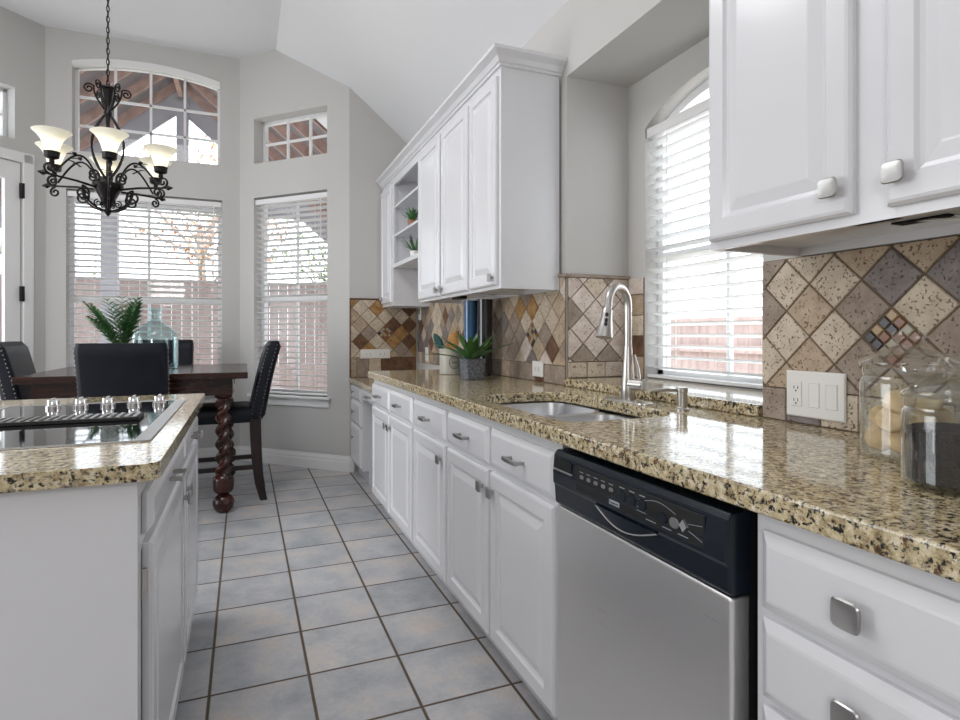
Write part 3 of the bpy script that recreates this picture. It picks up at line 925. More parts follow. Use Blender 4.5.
m_ = slab_with_hole([(.755, -.35), (1.4175, -.35), (1.4175, 3.83), (.775, 3.83), (.755, 3.81)], hole, .874, .914)
tag(m_.build('countertop', MT['granite'], bevel=.005, seg=3), 'long speckled beige granite countertop with the sink set into it', 'countertop')
mb = MB(); mb.box((1.402, 1.269, .9145), (1.767, 2.383, .950))
tag(mb.build('window_ledge', MT['granite'], bevel=.005, seg=3), 'raised granite ledge under the blind behind the faucet', 'window ledge')

# sink
sk = thing('kitchen_sink', 'stainless steel double bowl sink set under the granite counter', 'sink', (1.03, 1.75, .69))
def bowl(x0, x1, y0, y1, zt, zb, r):
    mb = MB(); rs = []
    for ins, z in ((-.012, zt), (0, zt - .002), (.004, zt - .05), (.012, zb + .03), (.03, zb + .006), (.06, zb)):
        rs.append([(x, y, z) for x, y in rrect(x0 + ins, x1 - ins, y0 + ins, y1 - ins, max(r - ins * .5, .02), 6)])
    mb.rings(rs, cap0=False, cap1=True)
    o = mb.build('bowl', MT['sinksteel'], sk, smooth=True, angle=60)
    s_ = o.modifiers.new('sol', 'SOLIDIFY'); s_.thickness = .0015; s_.offset = -1
    cx, cy = (x0 + x1) / 2, (y0 + y1) / 2
    mb = MB(); mb.lathe([(.04, .0005), (.042, .003), (.034, .003), (.03, .001), (.001, .001)], (cx, cy, zb), 24); mb.build('drain', MT['chrome'], o, smooth=True)
bowl(.838, 1.242, 1.818, 2.162, .872, .69, .08)
bowl(.838, 1.225, 1.403, 1.784, .870, .70, .07)
mb = MB(); mb.box((.85, 1.788, .845), (1.232, 1.814, .871)); mb.build('divider', MT['sinksteel'], sk, bevel=.008, seg=3)

# faucet
fx, fy = 1.300, 1.752
fa = thing('kitchen_faucet', 'tall brushed nickel gooseneck faucet with a pull-down spray head', 'faucet', (fx, fy, .914))
mb = MB()
rs = []
for ins, z in ((0, .9145), (.0005, .918), (.006, .921)):
    rs.append([(x, y, z) for x, y in rrect(fx - .032 + ins, fx + .032 - ins, fy - .125 + ins, fy + .125 - ins, .03 - ins, 6)])
mb.rings(rs); mb.build('base_plate', MT['nickel'], fa, smooth=True)
mb = MB(); mb.lathe([(.026, .006), (.027, .012), (.026, .05), (.022, .10), (.017, .16), (.0145, .20)], (fx, fy, .914), 24); mb.build('body', MT['nickel'], fa, smooth=True)
dx, dy = -.16, -.068
L = math.hypot(dx, dy); ux, uy = dx / L, dy / L
rad = .066; zc = 1.263
pts = [(fx, fy, 1.10 + i * .03) for i in range(6)]
for i in range(15):
    t = R(180 - i * 180 / 14)
    pts.append((fx + ux * (rad + rad * math.cos(t)), fy + uy * (rad + rad * math.cos(t)), zc + rad * math.sin(t)))
ex = 2 * rad
for i in range(1, 3): pts.append((fx + ux * (ex + .003 * i), fy + uy * (ex + .003 * i), zc - i * .009))
mb = MB(); mb.tube(pts, .0135, 14); mb.build('spout', MT['nickel'], fa, smooth=True)
p0 = Vector(pts[-1]); dirn = Vector((ux * .22, uy * .22, -1)).normalized()
mb = MB(); rs = []
s1 = dirn.cross(Vector((0, 1, 0))).normalized(); s2 = dirn.cross(s1)
for r_, t_ in ((.0145, -.004), (.0185, .004), (.019, .02), (.023, .05), (.030, .092), (.030, .099), (.026, .101)):
    rs.append([p0 + dirn * t_ + s1 * (r_ * math.cos(2 * PI * k / 18)) + s2 * (r_ * math.sin(2 * PI * k / 18)) for k in range(18)])
mb.rings(rs); sp = mb.build('spray_head', MT['nickel'], fa, smooth=True)
mb = MB()
face = Vector((-.55, -.83, 0)); face = (face - dirn * face.dot(dirn)).normalized(); side = dirn.cross(face)
for t_, r0 in ((.022, .0195), (.042, .022), (.056, .0245)):
    c0 = p0 + dirn * t_ + face * (r0 - .003)
    rs = [[c0 + face * h_ + dirn * (.008 * k_ * math.cos(2 * PI * k / 12)) + side * (.006 * k_ * math.sin(2 * PI * k / 12)) for k in range(12)] for h_, k_ in ((0, 1), (.004, 1), (.005, .7))]
    mb.rings(rs)
mb.build('spray_buttons', MT['black'], sp)
mb = MB(); hz = .978; hd = Vector((.25, -1, 0)).normalized()
c0 = Vector((fx, fy, hz))
def cyl(mb, a, b, r0, r1=None, n=18):
    mb.tube([a, a + (b - a) * .02, a + (b - a) * .98, b], r0, n, r1)
cyl(mb, c0, c0 + hd * .070, .0215); cyl(mb, c0 + hd * .070, c0 + hd * .076, .0215, .017); mb.build('valve_barrel', MT['nickel'], fa, smooth=True)
mb = MB(); mb.tube([c0 + hd * .050 + Vector((0, 0, .012)), c0 + hd * .046 + Vector((.004, .004, .050)), c0 + hd * .026 + Vector((.010, .010, .105))], .0062, 10, .0045); mb.build('lever', MT['nickel'], fa, smooth=True)

# soap dispenser
sx, sy = 1.312, 1.484
so = thing('soap_dispenser', 'short brushed nickel soap dispenser right of the faucet', 'soap dispenser', (sx, sy, .914))
mb = MB(); mb.lathe([(.022, .0005), (.022, .005), (.018, .008), (.0165, .010), (.0165, .058), (.018, .060), (.018, .072), (.016, .074)], (sx, sy, .914), 24); mb.build('pump_body', MT['nickel'], so, smooth=True)
mb = MB(); mb.tube([(sx, sy, .978), (sx - .05, sy + .018, .979), (sx - .098, sy + .035, .976), (sx - .104, sy + .037, .970)], .0058, 10, .0045); mb.build('nozzle', MT['nickel'], so, smooth=True)

# ------------------------------------------------------------------ low desk at the end wall
XD = .845
mDk = lambda a, b, d_: (XD - d_, a, b)
dk = thing('desk_cabinet', 'low white desk at the far end with three drawers and a knee space', 'desk', (1.1, 4.4, 0))
mb = MB(); t = .018
mb.box((XD, 4.46, .10), (XD + .02, 4.90, .757)); mb.box((XD + .02, 4.46, .10), (1.41, 4.478, .757)); mb.box((XD + .02, 4.882, .10), (1.41, 4.90, .757)); mb.box((XD + .02, 4.478, .10), (1.41, 4.882, .118))
mb.build('carcass', MT['white'], dk)
mb = MB(); mb.box((XD + .05, 4.46, 0), (1.41, 4.476, .10)); mb.box((XD + .05, 4.476, 0), (XD + .065, 4.90, .10)); mb.build('toe_kick', MT['white'], dk)
mb = MB(); mb.box((1.36, 3.82, .0), (1.375, 4.459, .757)); mb.build('knee_space_back', MT['white'], dk)
mb = MB(); mb.box((XD, 3.80, .655), (XD + .02, 4.459, .757)); mb.box((XD + .02, 3.803, .06), (1.36, 3.818, .757)); mb.build('apron', MT['white'], dk)
for b0, b1 in ((.632, .748), (.44, .618), (.118, .426)):
    mb = MB(); mb.panel(mDk, 4.475, 4.888, b0, b1, DRAWER); w_ = mb.build('drawer', MT['white'], dk); knob(w_, mDk, 4.76, (b0 + b1) / 2 + (.05 if b1 < .43 else 0), .020)
mb = MB(); mb.panel(mDk, 3.85, 4.44, .668, .750, DRAWER); w_ = mb.build('drawer', MT['white'], dk); pull(w_, mDk, 4.10, .71, .020)
mb = MB(); mb.box((XD - .035, 3.835, .758), (1.4175, 4.9165, .794))
tag(mb.build('desk_countertop', MT['granite'], bevel=.005, seg=3), 'low granite desk top at the end wall, below the long counter', 'countertop')

# ------------------------------------------------------------------ wall cabinets
mU = lambda a, b, d_: (1.10 - d_, a, b)
def wall_carcass(root, y0, y1, z0=1.372, z1=2.40, x0=1.10, stiles=(), recess=.022):
    mb = MB(); x1 = 1.4195 - .011
    mb.box((x0 + .02, y0, z0), (x1, y0 + .016, z1)); mb.box((x0 + .02, y1 - .016, z0), (x1, y1, z1))
    mb.box((x0 + .02, y0 + .016, z0 + recess), (x1, y1 - .016, z0 + recess + .016)); mb.box((x0 + .02, y0 + .016, z1 - .016), (x1, y1 - .016, z1))
    mb.box((x1 - .008, y0 + .016, z0), (x1, y1 - .016, z1 - .016))
    mb.build('carcass', MT['white'], root)
    mb = MB()
    for a, b in [(y0, y0 + .03), (y1 - .03, y1)] + [(s if isinstance(s, tuple) else (s - .025, s + .025)) for s in stiles]: mb.box((x0, a, z0), (x0 + .02, b, z1))
    for a, b in ((z0, z0 + .035), (z1 - .05, z1)): mb.box((x0 + .0003, y0 + .03, a), (x0 + .0197, y1 - .03, b))
    mb.build('face_frame', MT['white'], root)
u = thing('wall_cabinet', 'single-door white wall cabinet with bare end panel, left of the sink window', 'cabinet', (1.26, 2.62, 1.372))
wall_carcass(u, 2.438, 2.818)
add_door(u, mU, 2.462, 2.806, 1.388, 2.362, (2.492, 1.425))
u = thing('wall_cabinet', 'white wall cabinet with a pair of doors left of the single door cabinet', 'cabinet', (1.26, 3.29, 1.372))
wall_carcass(u, 2.820, 3.775)
add_door(u, mU, 2.836, 3.272, 1.388, 2.362, (3.242, 1.425)); add_door(u, mU, 3.300, 3.760, 1.388, 2.362, (3.332, 1.425))
u = thing('wall_shelf_unit', 'white open wall shelves holding small potted plants between the cabinets', 'shelf', (1.26, 4.15, 1.70))
X1 = 1.408
mb = MB(); mb.box((1.12, 3.777, 1.685), (X1, 3.793, 2.40)); mb.box((1.12, 4.512, 1.685), (X1, 4.528, 2.40)); mb.box((X1 - .008, 3.793, 1.685), (X1, 4.512, 2.384)); mb.box((1.12, 3.793, 2.384), (X1, 4.512, 2.40)); mb.build('carcass', MT['white'], u)
mb = MB(); mb.box((1.10, 3.777, 2.34), (1.12, 4.528, 2.40)); mb.box((1.10, 4.503, 1.685), (1.12, 4.528, 2.34)); mb.box((1.10, 3.777, 1.685), (1.12, 3.80, 2.34)); mb.build('face_frame', MT['white'], u)
mb = MB(); mb.box((1.10, 3.80, 1.685), (X1 - .008, 4.503, 1.715)); mb.build('bottom_shelf', MT['white'], u)
for z in (1.930, 2.160):
    mb = MB(); mb.box((1.105, 3.794, z), (X1 - .009, 4.511, z + .018)); mb.build('shelf', MT['white'], u)
u = thing('wall_cabinet', 'narrow tall white wall cabinet in the far corner left of the open shelves', 'cabinet', (1.26, 4.72, 1.385))
wall_carcass(u, 4.530, 4.912, z0=1.385)
add_door(u, mU, 4.548, 4.896, 1.412, 2.362, (4.845, 1.455))
# crown molding over the run
CR = [(0, 2.400), (.010, 2.400), (.010, 2.412), (.018, 2.416), (.030, 2.436), (.052, 2.450), (.058, 2.454), (.058, 2.470), (0, 2.470)]
mb = MB()
mb.rings([[(1.10 - o, 4.914, z) for o, z in CR], [(1.10 - o, 2.438 - o, z) for o, z in CR], [(1.4185, 2.438 - o, z) for o, z in CR]])
tag(mb.build('crown_molding', MT['white']), 'white crown molding along the top of the left run of wall cabinets', 'molding')
u = thing('wall_cabinet', 'large white wall cabinet at the upper right, above the glass jars', 'cabinet', (1.26, .45, 1.372))
wall_carcass(u, -.55, 1.142, z1=2.40, stiles=((.688, .772), (-.04, .11)))
add_door(u, mU, .762, 1.132, 1.392, 2.362, (.795, 1.447)); add_door(u, mU, .10, .697, 1.392, 2.362, (.672, 1.447)); add_door(u, mU, -.53, -.03, 1.392, 2.362)
mb = MB(); mb.box((1.262, .695, 1.3905), (1.300, .80, 1.3945)); mb.build('wire_cutout_shade', MT['gap'], u)  # no real hole: black block whose colour stands in for the slot's shade
mb = MB(); mb.tube([(1.28, .76, 1.393), (1.268, .71, 1.385), (1.275, .68, 1.382), (1.285, .655, 1.386), (1.29, .68, 1.39), (1.285, .70, 1.393)], .003, 6); mb.build('wire', MT['plate'], u, smooth=True)
# small black puck lights under the left cabinets
for i, (y, lab) in enumerate(((3.35, 'small black under-cabinet light mounted left of the blue vases'),)):
    mb = MB(); mb.box((1.20, y - .06, 1.374), (1.26, y + .06, 1.3935))
    tag(mb.build('under_cabinet_light', MT['black'], bevel=.006), lab, 'light')

# ------------------------------------------------------------------ island
XI = -.192
mI = lambda a, b, d_: (XI + d_, a, b)
isl = thing('kitchen_island', 'white kitchen island base with drawers and doors on its right side', 'island', (-.65, 1.95, 0))
mb = MB(); mb.box((-1.14, 1.292, 0), (XI - .02, 1.312, .8805)); mb.box((-1.14, 2.598, 0), (XI - .02, 2.618, .8805)); mb.box((-1.14, 1.312, 0), (-1.12, 2.598, .8805)); mb.box((-1.12, 1.312, .1), (XI - .02, 2.598, .118))
mb.build('body', MT['white'], isl)
mb = MB()
for a, b in ((1.292, 1.335), (1.99, 2.06), (2.59, 2.618)): mb.box((XI - .02, a, .10), (XI, b, .8805))
for a, b in ((.10, .125), (.725, .755), (.838, .8805)): mb.box((XI - .0197, 1.335, a), (XI - .0003, 2.59, b))
mb.box((XI - .02, 1.292, 0), (XI - .004, 1.312, .1))
mb.build('face_frame', MT['white'], isl)
mb = MB(); mb.box((XI - .09, 1.312, 0), (XI - .075, 2.598, .10)); mb.build('toe_kick', MT['white'], isl)
add_drawer(isl, mI, 1.342, 2.012, .756, .838, 'none'); add_drawer(isl, mI, 2.046, 2.604, .756, .838, 'none')
ch = [o for o in isl.children if o.name.startswith('drawer')]
pull(ch[0], mI, 1.66, .800, .020); pull(ch[1], mI, 2.30, .800, .020)
d1 = add_door(isl, mI, 1.346, 2.012, .112, .735, (1.975, .66)); d2 = add_door(isl, mI, 2.046, 2.604, .112, .735, (2.085, .66))
for z in (.20, .655):
    mb = MB(); mb.fbox(mI, (1.337, z - .03, .001), (1.3455, z + .03, .010)); mb.build('hinge', MT['nickel'], d1)
m_ = slab_with_hole(rrect(-1.18, -.150, 1.252, 2.655, .012, 4, (.012, .012, .012, .03)), None, .881, .914)
tag(m_.build('island_countertop', MT['granite'], bevel=.006, seg=3), 'speckled granite slab on the island, under the cooktop', 'countertop')
# cooktop
ck = thing('cooktop', 'black glass cooktop with a steel rim and a row of knobs, set on the island', 'cooktop', (-.46, 1.93, .9145))
CX0, CX1, CY0, CY1 = -.74, -.198, 1.510, 2.40
mb = MB()
o_ = rrect(CX0, CX1, CY0, CY1, .008, 3); i_ = rrect(CX0 + .022, CX1 - .034, CY0 + .005, CY1 - .03, .004, 3)
rs = []
for P, z in ((o_, .9146), (o_, .9168), (rrect(CX0 + .001, CX1 - .001, CY0 + .001, CY1 - .001, .007, 3), .9182), (i_, .9182), (i_, .9164)): rs.append([(x, y, z) for x, y in P])
mb.rings(rs, cap0=True, cap1=False); mb.build('rim', MT['pewter'], ck)
mb = MB(); mb.box((CX0 + .0225, CY0 + .0055, .9150), (CX1 - .0345, CY1 - .0305, .9174)); mb.build('glass_top', MT['cookglass'], ck)
vent = MB(); vent.box((CX0 + .03, 1.865, .9176), (-.275, 1.965, .928)); vg = vent.build('vent_grille', MT['black'], ck, bevel=.002)
mb = MB(); pass
x = CX0 + .04
while x < -.29:
    mb.box((x, 1.868, .9281), (x + .010, 1.962, .9305)); x += .0205
mb.build('vent_slats', MT['pewter'], vg)
for i in range(5):
    x = -.270 - i * .076
    mb = MB(); mb.lathe([(.021, .9176), (.021, .926), (.017, .928), (.0165, .944), (.0145, .947), (.001, .947)], (x, 2.262, 0), 20); k = mb.build('control_knob', MT['chrome'], ck, smooth=True)
    mb = MB(); mb.box((x - .0035, 2.245, .9472), (x + .0035, 2.279, .9515)); mb.build('grip', MT['steel'], k, bevel=.001)

# ------------------------------------------------------------------ switch plates and outlets
def plate(m, a, b, w, h, label, devs, name='wall_plate', cat='wall plate'):
    r = thing(name, label, cat, m(a, b, 0))
    mb = MB(); mb.panel(m, a - w / 2, a + w / 2, b - h / 2, b + h / 2, [(0, 0), (0, .003), (.003, .006), (.006, .0065)]); mb.build('cover', MT['plate'], r)
    for da, kind, vert in devs:
        aa = a + da
        if kind == 'rocker':
            mb = MB(); mb.panel(m, aa - .0165, aa + .0165, b - .033, b + .033, [(0, .0055), (0, .0075), (.0015, .0085), (.003, .0075)]); mb.build('rocker_switch', MT['plate'], r)
        elif kind == 'dark':
            mb = MB(); mb.panel(m, aa - .012, aa + .012, b - .025, b + .025, [(0, .006), (0, .0085), (.002, .009)]); mb.build('display', MT['black'], r)
        else:
            mb = MB()
            mb.panel(m, aa - .0165, aa + .0165, b - .034, b + .034, [(0, .0055), (0, .0082), (.001, .009)]) if vert else mb.panel(m, aa - .034, aa + .034, b - .0165, b + .0165, [(0, .0055), (0, .0082), (.001, .009)])
            so_ = mb.build('receptacle', MT['plate'], r)
            mb = MB()
            for s in (-1, 1):
                ca, cb = (aa, b + s * .017) if vert else (aa + s * .017, b)
                for e in (-1, 1):
                    if vert: mb.fbox(m, (ca + e * .006 - .001, cb - .004, .0085), (ca + e * .006 + .001, cb + .004, .0094))
                    else: mb.fbox(m, (ca - .004, cb + e * .006 - .001, .0085), (ca + .004, cb + e * .006 + .001, .0094))
                mb.fbox(m, (ca - .002, cb - .011 if vert else cb - .002, .0085), (ca + .002, cb - .007 if vert else cb + .002, .0094))
            mb.build('slots', MT['black'], so_)
    return r
mWR = lambda a, b, d_: (1.4095 - d_, a, b)
mWB = lambda a, b, d_: (a, 4.9095 - d_, b)
plate(mWR, 1.088, .997, .172, .125, 'wide white plate with one outlet and two rocker switches left of the glass jars', [(.052, 'duplex', True), (.0, 'rocker', True), (-.050, 'rocker', True)])
plate(mWR, 2.656, .979, .115, .080, 'white outlet plate on the tiles left of the sink', [(0, 'duplex', False)])
plate(mWR, 4.83, 1.355, .075, .150, 'white wall control with a dark display on the tiles in the far corner', [(0, 'dark', True)], 'wall_control', 'wall control')
plate(mWR, 4.62, .992, .075, .115, 'white outlet plate in the far corner, left of the crock', [(0, 'duplex', True)])
plate(mWB, 1.038, .990, .255, .078, 'long white horizontal plate on the golden tiles above the low desk', [(-.06, 'rocker_', False), (.06, 'duplex', False)])

# ------------------------------------------------------------------ things on the counter
# glass jars
def jar(x, y, z, r, h, lid_h, label):
    t = thing('glass_jar', label, 'jar', (x, y, z))
    mb = MB()
    prof = [(r * .90, .0005), (r * .985, .006), (r, .016), (r, h * .80), (r * .985, h * .86), (r * .93, h * .90), (r * .95, h * .93), (r * .96, h)]
    inner = [(rr - .004, zz) for rr, zz in reversed(prof[2:])] + [(r * .96, .013), (r * .88, .008), (.001, .008)]
    mb.lathe([(.001, .0005)] + prof + inner, (x, y, z), 40, cap0=False, cap1=False); mb.build('jar_body', MT['jar'], t, smooth=True)
    mb = MB()
    lp = [(.001, h + .001), (r * .80, h + .001), (r * 1.0, h + .002), (r * 1.03, h + .007), (r * 1.0, h + .012), (r * .80, h + .022), (r * .45, h + .036), (r * .26, h + .042), (r * .24, h + .048), (r * .33, h + .058), (r * .35, h + lid_h - .008), (r * .30, h + lid_h), (.001, h + lid_h)]
    mb.lathe(lp, (x, y, z), 40, cap0=False, cap1=False); mb.build('lid', MT['jar'], t, smooth=True)
    return t
J1 = (1.225, .742, .9145); J2 = (1.045, .563, .9145)
jar(*J1, .083, .180, .072, 'large clear glass jar of cookies with a knobbed lid, standing against the tiles')
jar(*J2, .072, .143, .066, 'smaller clear glass jar of dark coffee in front of the cookie jar')
mb = MB(); mb.lathe([(.001, .0086), (.060, .0086), (.0655, .0145), (.0655, .093), (.058, .097), (.03, .092), (.001, .096)], J2, 32, cap0=False, cap1=False)
cf = mb.build('ground_coffee', MT['coffee'], smooth=True); cf['kind'] = 'stuff'; tag(cf, 'dark ground coffee filling the smaller glass jar', 'coffee')
rnd = random.Random(4)
mb = MB(); n = 28
rs = []
for rr, zz in ((.0, -.006), (.9, -.006), (1.0, -.002), (1.0, .003), (.88, .007), (.5, .0085), (.0, .0085)):
    rs.append([(max(rr, .001) * .027 * math.cos(2 * PI * k / n) * (1 + .04 * math.sin(5 * 2 * PI * k / n)), max(rr, .001) * .027 * math.sin(2 * PI * k / n) * (1 + .03 * math.sin(3 * 2 * PI * k / n)), zz) for k in range(n)])
mb.rings(rs, cap0=False, cap1=False)
proto = mb.build('cookie', MT['cookie'], smooth=True, angle=60)
tag(proto, 'round golden cookie piled inside the large glass jar', 'cookie', 'cookies in the large glass jar')
spots = []
cam2 = Vector((0, 0)) - Vector(J1[:2]); cd = cam2.normalized(); cs = Vector((-cd.y, cd.x))
lay = [(-.046, .030, .040, 80), (-.006, .050, .038, 74), (.040, .034, .040, 82), (.0, .0, .038, 86), (-.028, .044, .078, 60), (.018, .046, .076, 66),
       (.046, .010, .078, 70), (-.040, -.01, .075, 75), (-.014, .034, .112, 52), (.026, .026, .112, 40), (.0, -.03, .045, 85), (.030, -.034, .08, 70)]
for i, (s, f_, z, tl) in enumerate(lay):
    o = proto if i == 0 else proto.copy()
    if i: COL.objects.link(o)
    p = Vector(J1[:2]) + cs * s + cd * f_ * .95
    o.location = (p.x, p.y, J1[2] + z)
    yaw = math.atan2(cd.y, cd.x) + rnd.uniform(-.3, .3)
    o.rotation_euler = (0, R(tl), yaw)

# stoneware crock with utensils
cr = thing('utensil_crock', 'cream stoneware crock with a round black emblem holding wooden spoons', 'crock', (1.178, 3.36, .9145))
C0 = (1.178, 3.36, .9145)
mb = MB(); mb.lathe([(.001, 0), (.066, 0), (.0695, .004), (.0695, .143), (.072, .146), (.072, .153), (.0695, .156), (.064, .156), (.064, .012), (.001, .010)], C0, 36, cap0=False, cap1=False); cb = mb.build('crock_body', MT['ceramic'], cr, smooth=True)
mb = MB(); a0 = math.atan2(-C0[1], -C0[0])
def onc(s, z, rr=.0699): return (C0[0] + rr * math.cos(a0 - s / .07), C0[1] + rr * math.sin(a0 - s / .07), C0[2] + z)
mb.tube([onc(-.022 + .032 * math.cos(2 * PI * k / 40), .072 + .036 * math.sin(2 * PI * k / 40)) for k in range(41)], .0018, 5)
mb.tube([onc(-.022 + .022 * math.cos(2 * PI * k / 30), .072 + .026 * math.sin(2 * PI * k / 30)) for k in range(31)], .0008, 5)
for k, hh in enumerate((.014, .018, .012, .016)): mb.tube([onc(-.034 + k * .008, .066), onc(-.034 + k * .008, .066 + hh)], .0016, 5)
mb.build('emblem', MT['ink'], cb)
def utensil(name, label, mat_, base, tip, w, cup=True):
    t = thing(name, label, 'utensil', base)
    b = Vector(base); e = Vector(tip); dd = (e - b).normalized(); L_ = (e - b).length
    mb = MB(); mb.tube([b, b + dd * (L_ - .07)], .0055, 8, .0065); mb.build('handle', mat_, t, smooth=True)
    view = Vector((-.4, -.9, 0)); sd = dd.cross(view).normalized(); nn = sd.cross(dd)
    mb = MB(); rs = []
    for i in range(9):
        k = i / 8; ww = w * math.sin(min(1, .12 + k * .9) * PI) ** .6 + .004 if i < 8 else .003
        c_ = b + dd * (L_ - .085 + .10 * k)
        rs.append([c_ + sd * (ww * math.cos(2 * PI * q_ / 10)) + nn * (.006 * math.sin(2 * PI * q_ / 10)) for q_ in range(10)])
    mb.rings(rs); mb.build('spoon_bowl', mat_, t, smooth=True)
utensil('wooden_spoon', 'broad wooden spoon standing upright in the cream crock', MT['spoon'], (1.190, 3.36, .930), (1.190, 3.365, 1.15), .034)
utensil('wooden_spoon', 'pale wooden spoon leaning right in the crock, behind the broad one', MT['spoon'], (1.150, 3.400, .930), (1.222, 3.405, 1.165), .024)
utensil('silicone_spatula', 'dark green spatula leaning left out of the cream crock', MT['greenplastic'], (1.190, 3.325, .930), (1.085, 3.385, 1.15), .020)

# leaf maker
def leaf(mb, base, dirv, L, w, droop, n=7, thick=.0012, up=(0, 0, 1), fold=.25):
    b = Vector(base); d0 = Vector(dirv).normalized(); rs = []
    p = b.copy(); dcur = d0.copy()
    for i in range(n + 1):
        k = i / n
        ww = w * (math.sin(min(k * .92 + .08, 1) * PI) ** .7) if i < n else w * .04
        s = dcur.cross(Vector(up))
        if s.length < 1e-3: s = Vector((1, 0, 0))
        s.normalize(); nn = s.cross(dcur)
        rs.append([p - s * ww + nn * (ww * fold), p + nn * thick * 0, p + s * ww + nn * (ww * fold), p + s * ww * .98 + nn * (ww * fold - thick), p - nn * thick, p - s * ww * .98 + nn * (ww * fold - thick)])
        p = p + dcur * (L / n)
        dcur = (dcur + Vector((0, 0, -droop / n))).normalized()
    mb.rings(rs)

AG = (1.145, 2.915, .9145)
ag = thing('potted_agave', 'spiky green succulent in a mottled grey square pot beside the crock', 'potted plant', AG)
mb = MB(); rs = []
for hw, z in ((.048, 0), (.050, .003), (.056, .105), (.056, .112), (.050, .112), (.048, .096), (.001, .096)):
    rs.append([(AG[0] + x, AG[1] + y, AG[2] + z) for x, y in rrect(-hw, hw, -hw, hw, min(.008, hw * .5), 3)])
mb.rings(rs, cap0=True, cap1=False); mb.build('pot', MT['pot'], ag)
rnd = random.Random(9)
for i in range(18):
    a = i * 2.4; el = .25 + 1.1 * (1 - i / 18) if i > 5 else 1.1 - .05 * i
    el = (1.35 - i * .062)
    L_ = .12 + .008 * i + rnd.uniform(-.01, .01)
    mb = MB(); leaf(mb, (AG[0] + .008 * math.cos(a), AG[1] + .008 * math.sin(a), AG[2] + .098), (math.cos(a) * math.cos(el), math.sin(a) * math.cos(el), math.sin(el)), L_ * 1.12, .021, .35, up=(0, 0, 1))
    mb.build('leaf', MT['leaf'], ag, smooth=True)

# tall vases
def vase(name, x, y, r, h, mt, label, cat='vase'):
    mb = MB(); n = 28; rs = []
    for rr, z in ((.001, 0), (r * .9, 0), (r, .006), (r * .97, h * .5), (r * .99, h - .02), (r * 1.04, h), (r * .92, h), (r * .86, h - .03), (r * .86, .02), (.001, .02)):
        rs.append([(x + rr * math.cos(2 * PI * k / n), y + rr * math.sin(2 * PI * k / n), .9145 + z) for k in range(n)])
    mb.rings(rs, cap0=False, cap1=False)
    return tag(mb.build(name, mt, smooth=True), label, cat)
vase('tall_vase', 1.255, 3.225, .043, .445, MT['teal'], 'tall glossy teal blue vase under the wall cabinets')
vase('tall_vase', 1.318, 3.150, .045, .449, MT['bluedark'], 'tall glossy midnight black vase right of the teal one')

# plants on the open shelves
def shelf_plant(x, y, z, label, seed, n=22, h=.11, pot=True):
    t = thing('potted_plant', label, 'potted plant', (x, y, z))
    mb = MB(); mb.lathe([(.001, .0005), (.032, .0005), (.040, .060), (.042, .062), (.036, .062), (.034, .052), (.001, .052)], (x, y, z), 20, cap0=False, cap1=False); mb.build('pot', MT['terra'] if pot else MT['plate'], t, smooth=True)
    rnd = random.Random(seed); mb = MB()
    for i in range(n):
        a = rnd.uniform(0, 2 * PI); el = rnd.uniform(.5, 1.4)
        leaf(mb, (x + .01 * math.cos(a), y + .01 * math.sin(a), z + .055), (math.cos(a) * math.cos(el), math.sin(a) * math.cos(el), math.sin(el)), h * rnd.uniform(.7, 1.1), .008, .5, 5)
    mb.build('foliage', MT['fern'], t, smooth=True)
shelf_plant(1.17, 4.20, 1.9485, 'leafy plant in a clay pot on the middle open shelf', 1, 26, .12)
shelf_plant(1.18, 4.17, 1.7155, 'small green plant in a white pot on the bottom open shelf', 2, 20, .135, False)

# ------------------------------------------------------------------ dining table
TX0, TX1, TY0, TY1, TZ = -1.215, .022, 4.01, 5.20, .915
tb_ = thing('dining_table', 'counter-height dark walnut dining table with twisted rope legs', 'table', ((TX0 + TX1) / 2, (TY0 + TY1) / 2, 0))
mb = MB(); mb.box((TX0, TY0, TZ - .042), (TX1, TY1, TZ)); mb.build('tabletop', MT['walnut'], tb_, bevel=.005, seg=3)
mb = MB()
ax0, ax1, ay0, ay1 = TX0 + .075, TX1 - .095, TY0 + .055, TY1 - .06
for a, b in (((ax0, ay0), (ax1, ay0 + .022)), ((ax0, ay1 - .022), (ax1, ay1)), ((ax0, ay0 + .022), (ax0 + .022, ay1 - .022)), ((ax1 - .022, ay0 + .022), (ax1, ay1 - .022))):
    mb.box((a[0], a[1], TZ - .15), (b[0], b[1], TZ - .043))
mb.build('apron', MT['walnut'], tb_)
def rope_leg(x, y):
    mb = MB(); s = .056
    mb.box((x - s, y - s, TZ - .15), (x + s, y + s, TZ - .0425))
    n = 28
    rs = []
    def ring(z, r, amp=0, ph=0):
        return [(x + (r + amp * math.cos(2 * (2 * PI * k / n - ph))) * math.cos(2 * PI * k / n), y + (r + amp * math.cos(2 * (2 * PI * k / n - ph))) * math.sin(2 * PI * k / n), z) for k in range(n)]
    for r, z in ((.050, .766), (.054, .757), (.048, .748), (.040, .744)): rs.append(ring(z, r))
    z = .742
    while z > .250:
        rs.append(ring(z, .039, .012, (z) * PI / .088)); z -= .007
    for r, z in ((.040, .246), (.050, .238), (.062, .222), (.064, .205), (.062, .150), (.055, .135), (.036, .122), (.034, .114), (.048, .104), (.062, .085), (.066, .060), (.060, .034), (.045, .012), (.030, .001)): rs.append(ring(z, r))
    mb.rings(rs)
    return mb.build('leg', MT['walnutleg'], tb_, smooth=True, angle=50)
for x, y in ((-.125, 4.122), (-1.085, 4.122), (-.125, 5.085), (-1.085, 5.085)): rope_leg(x, y)

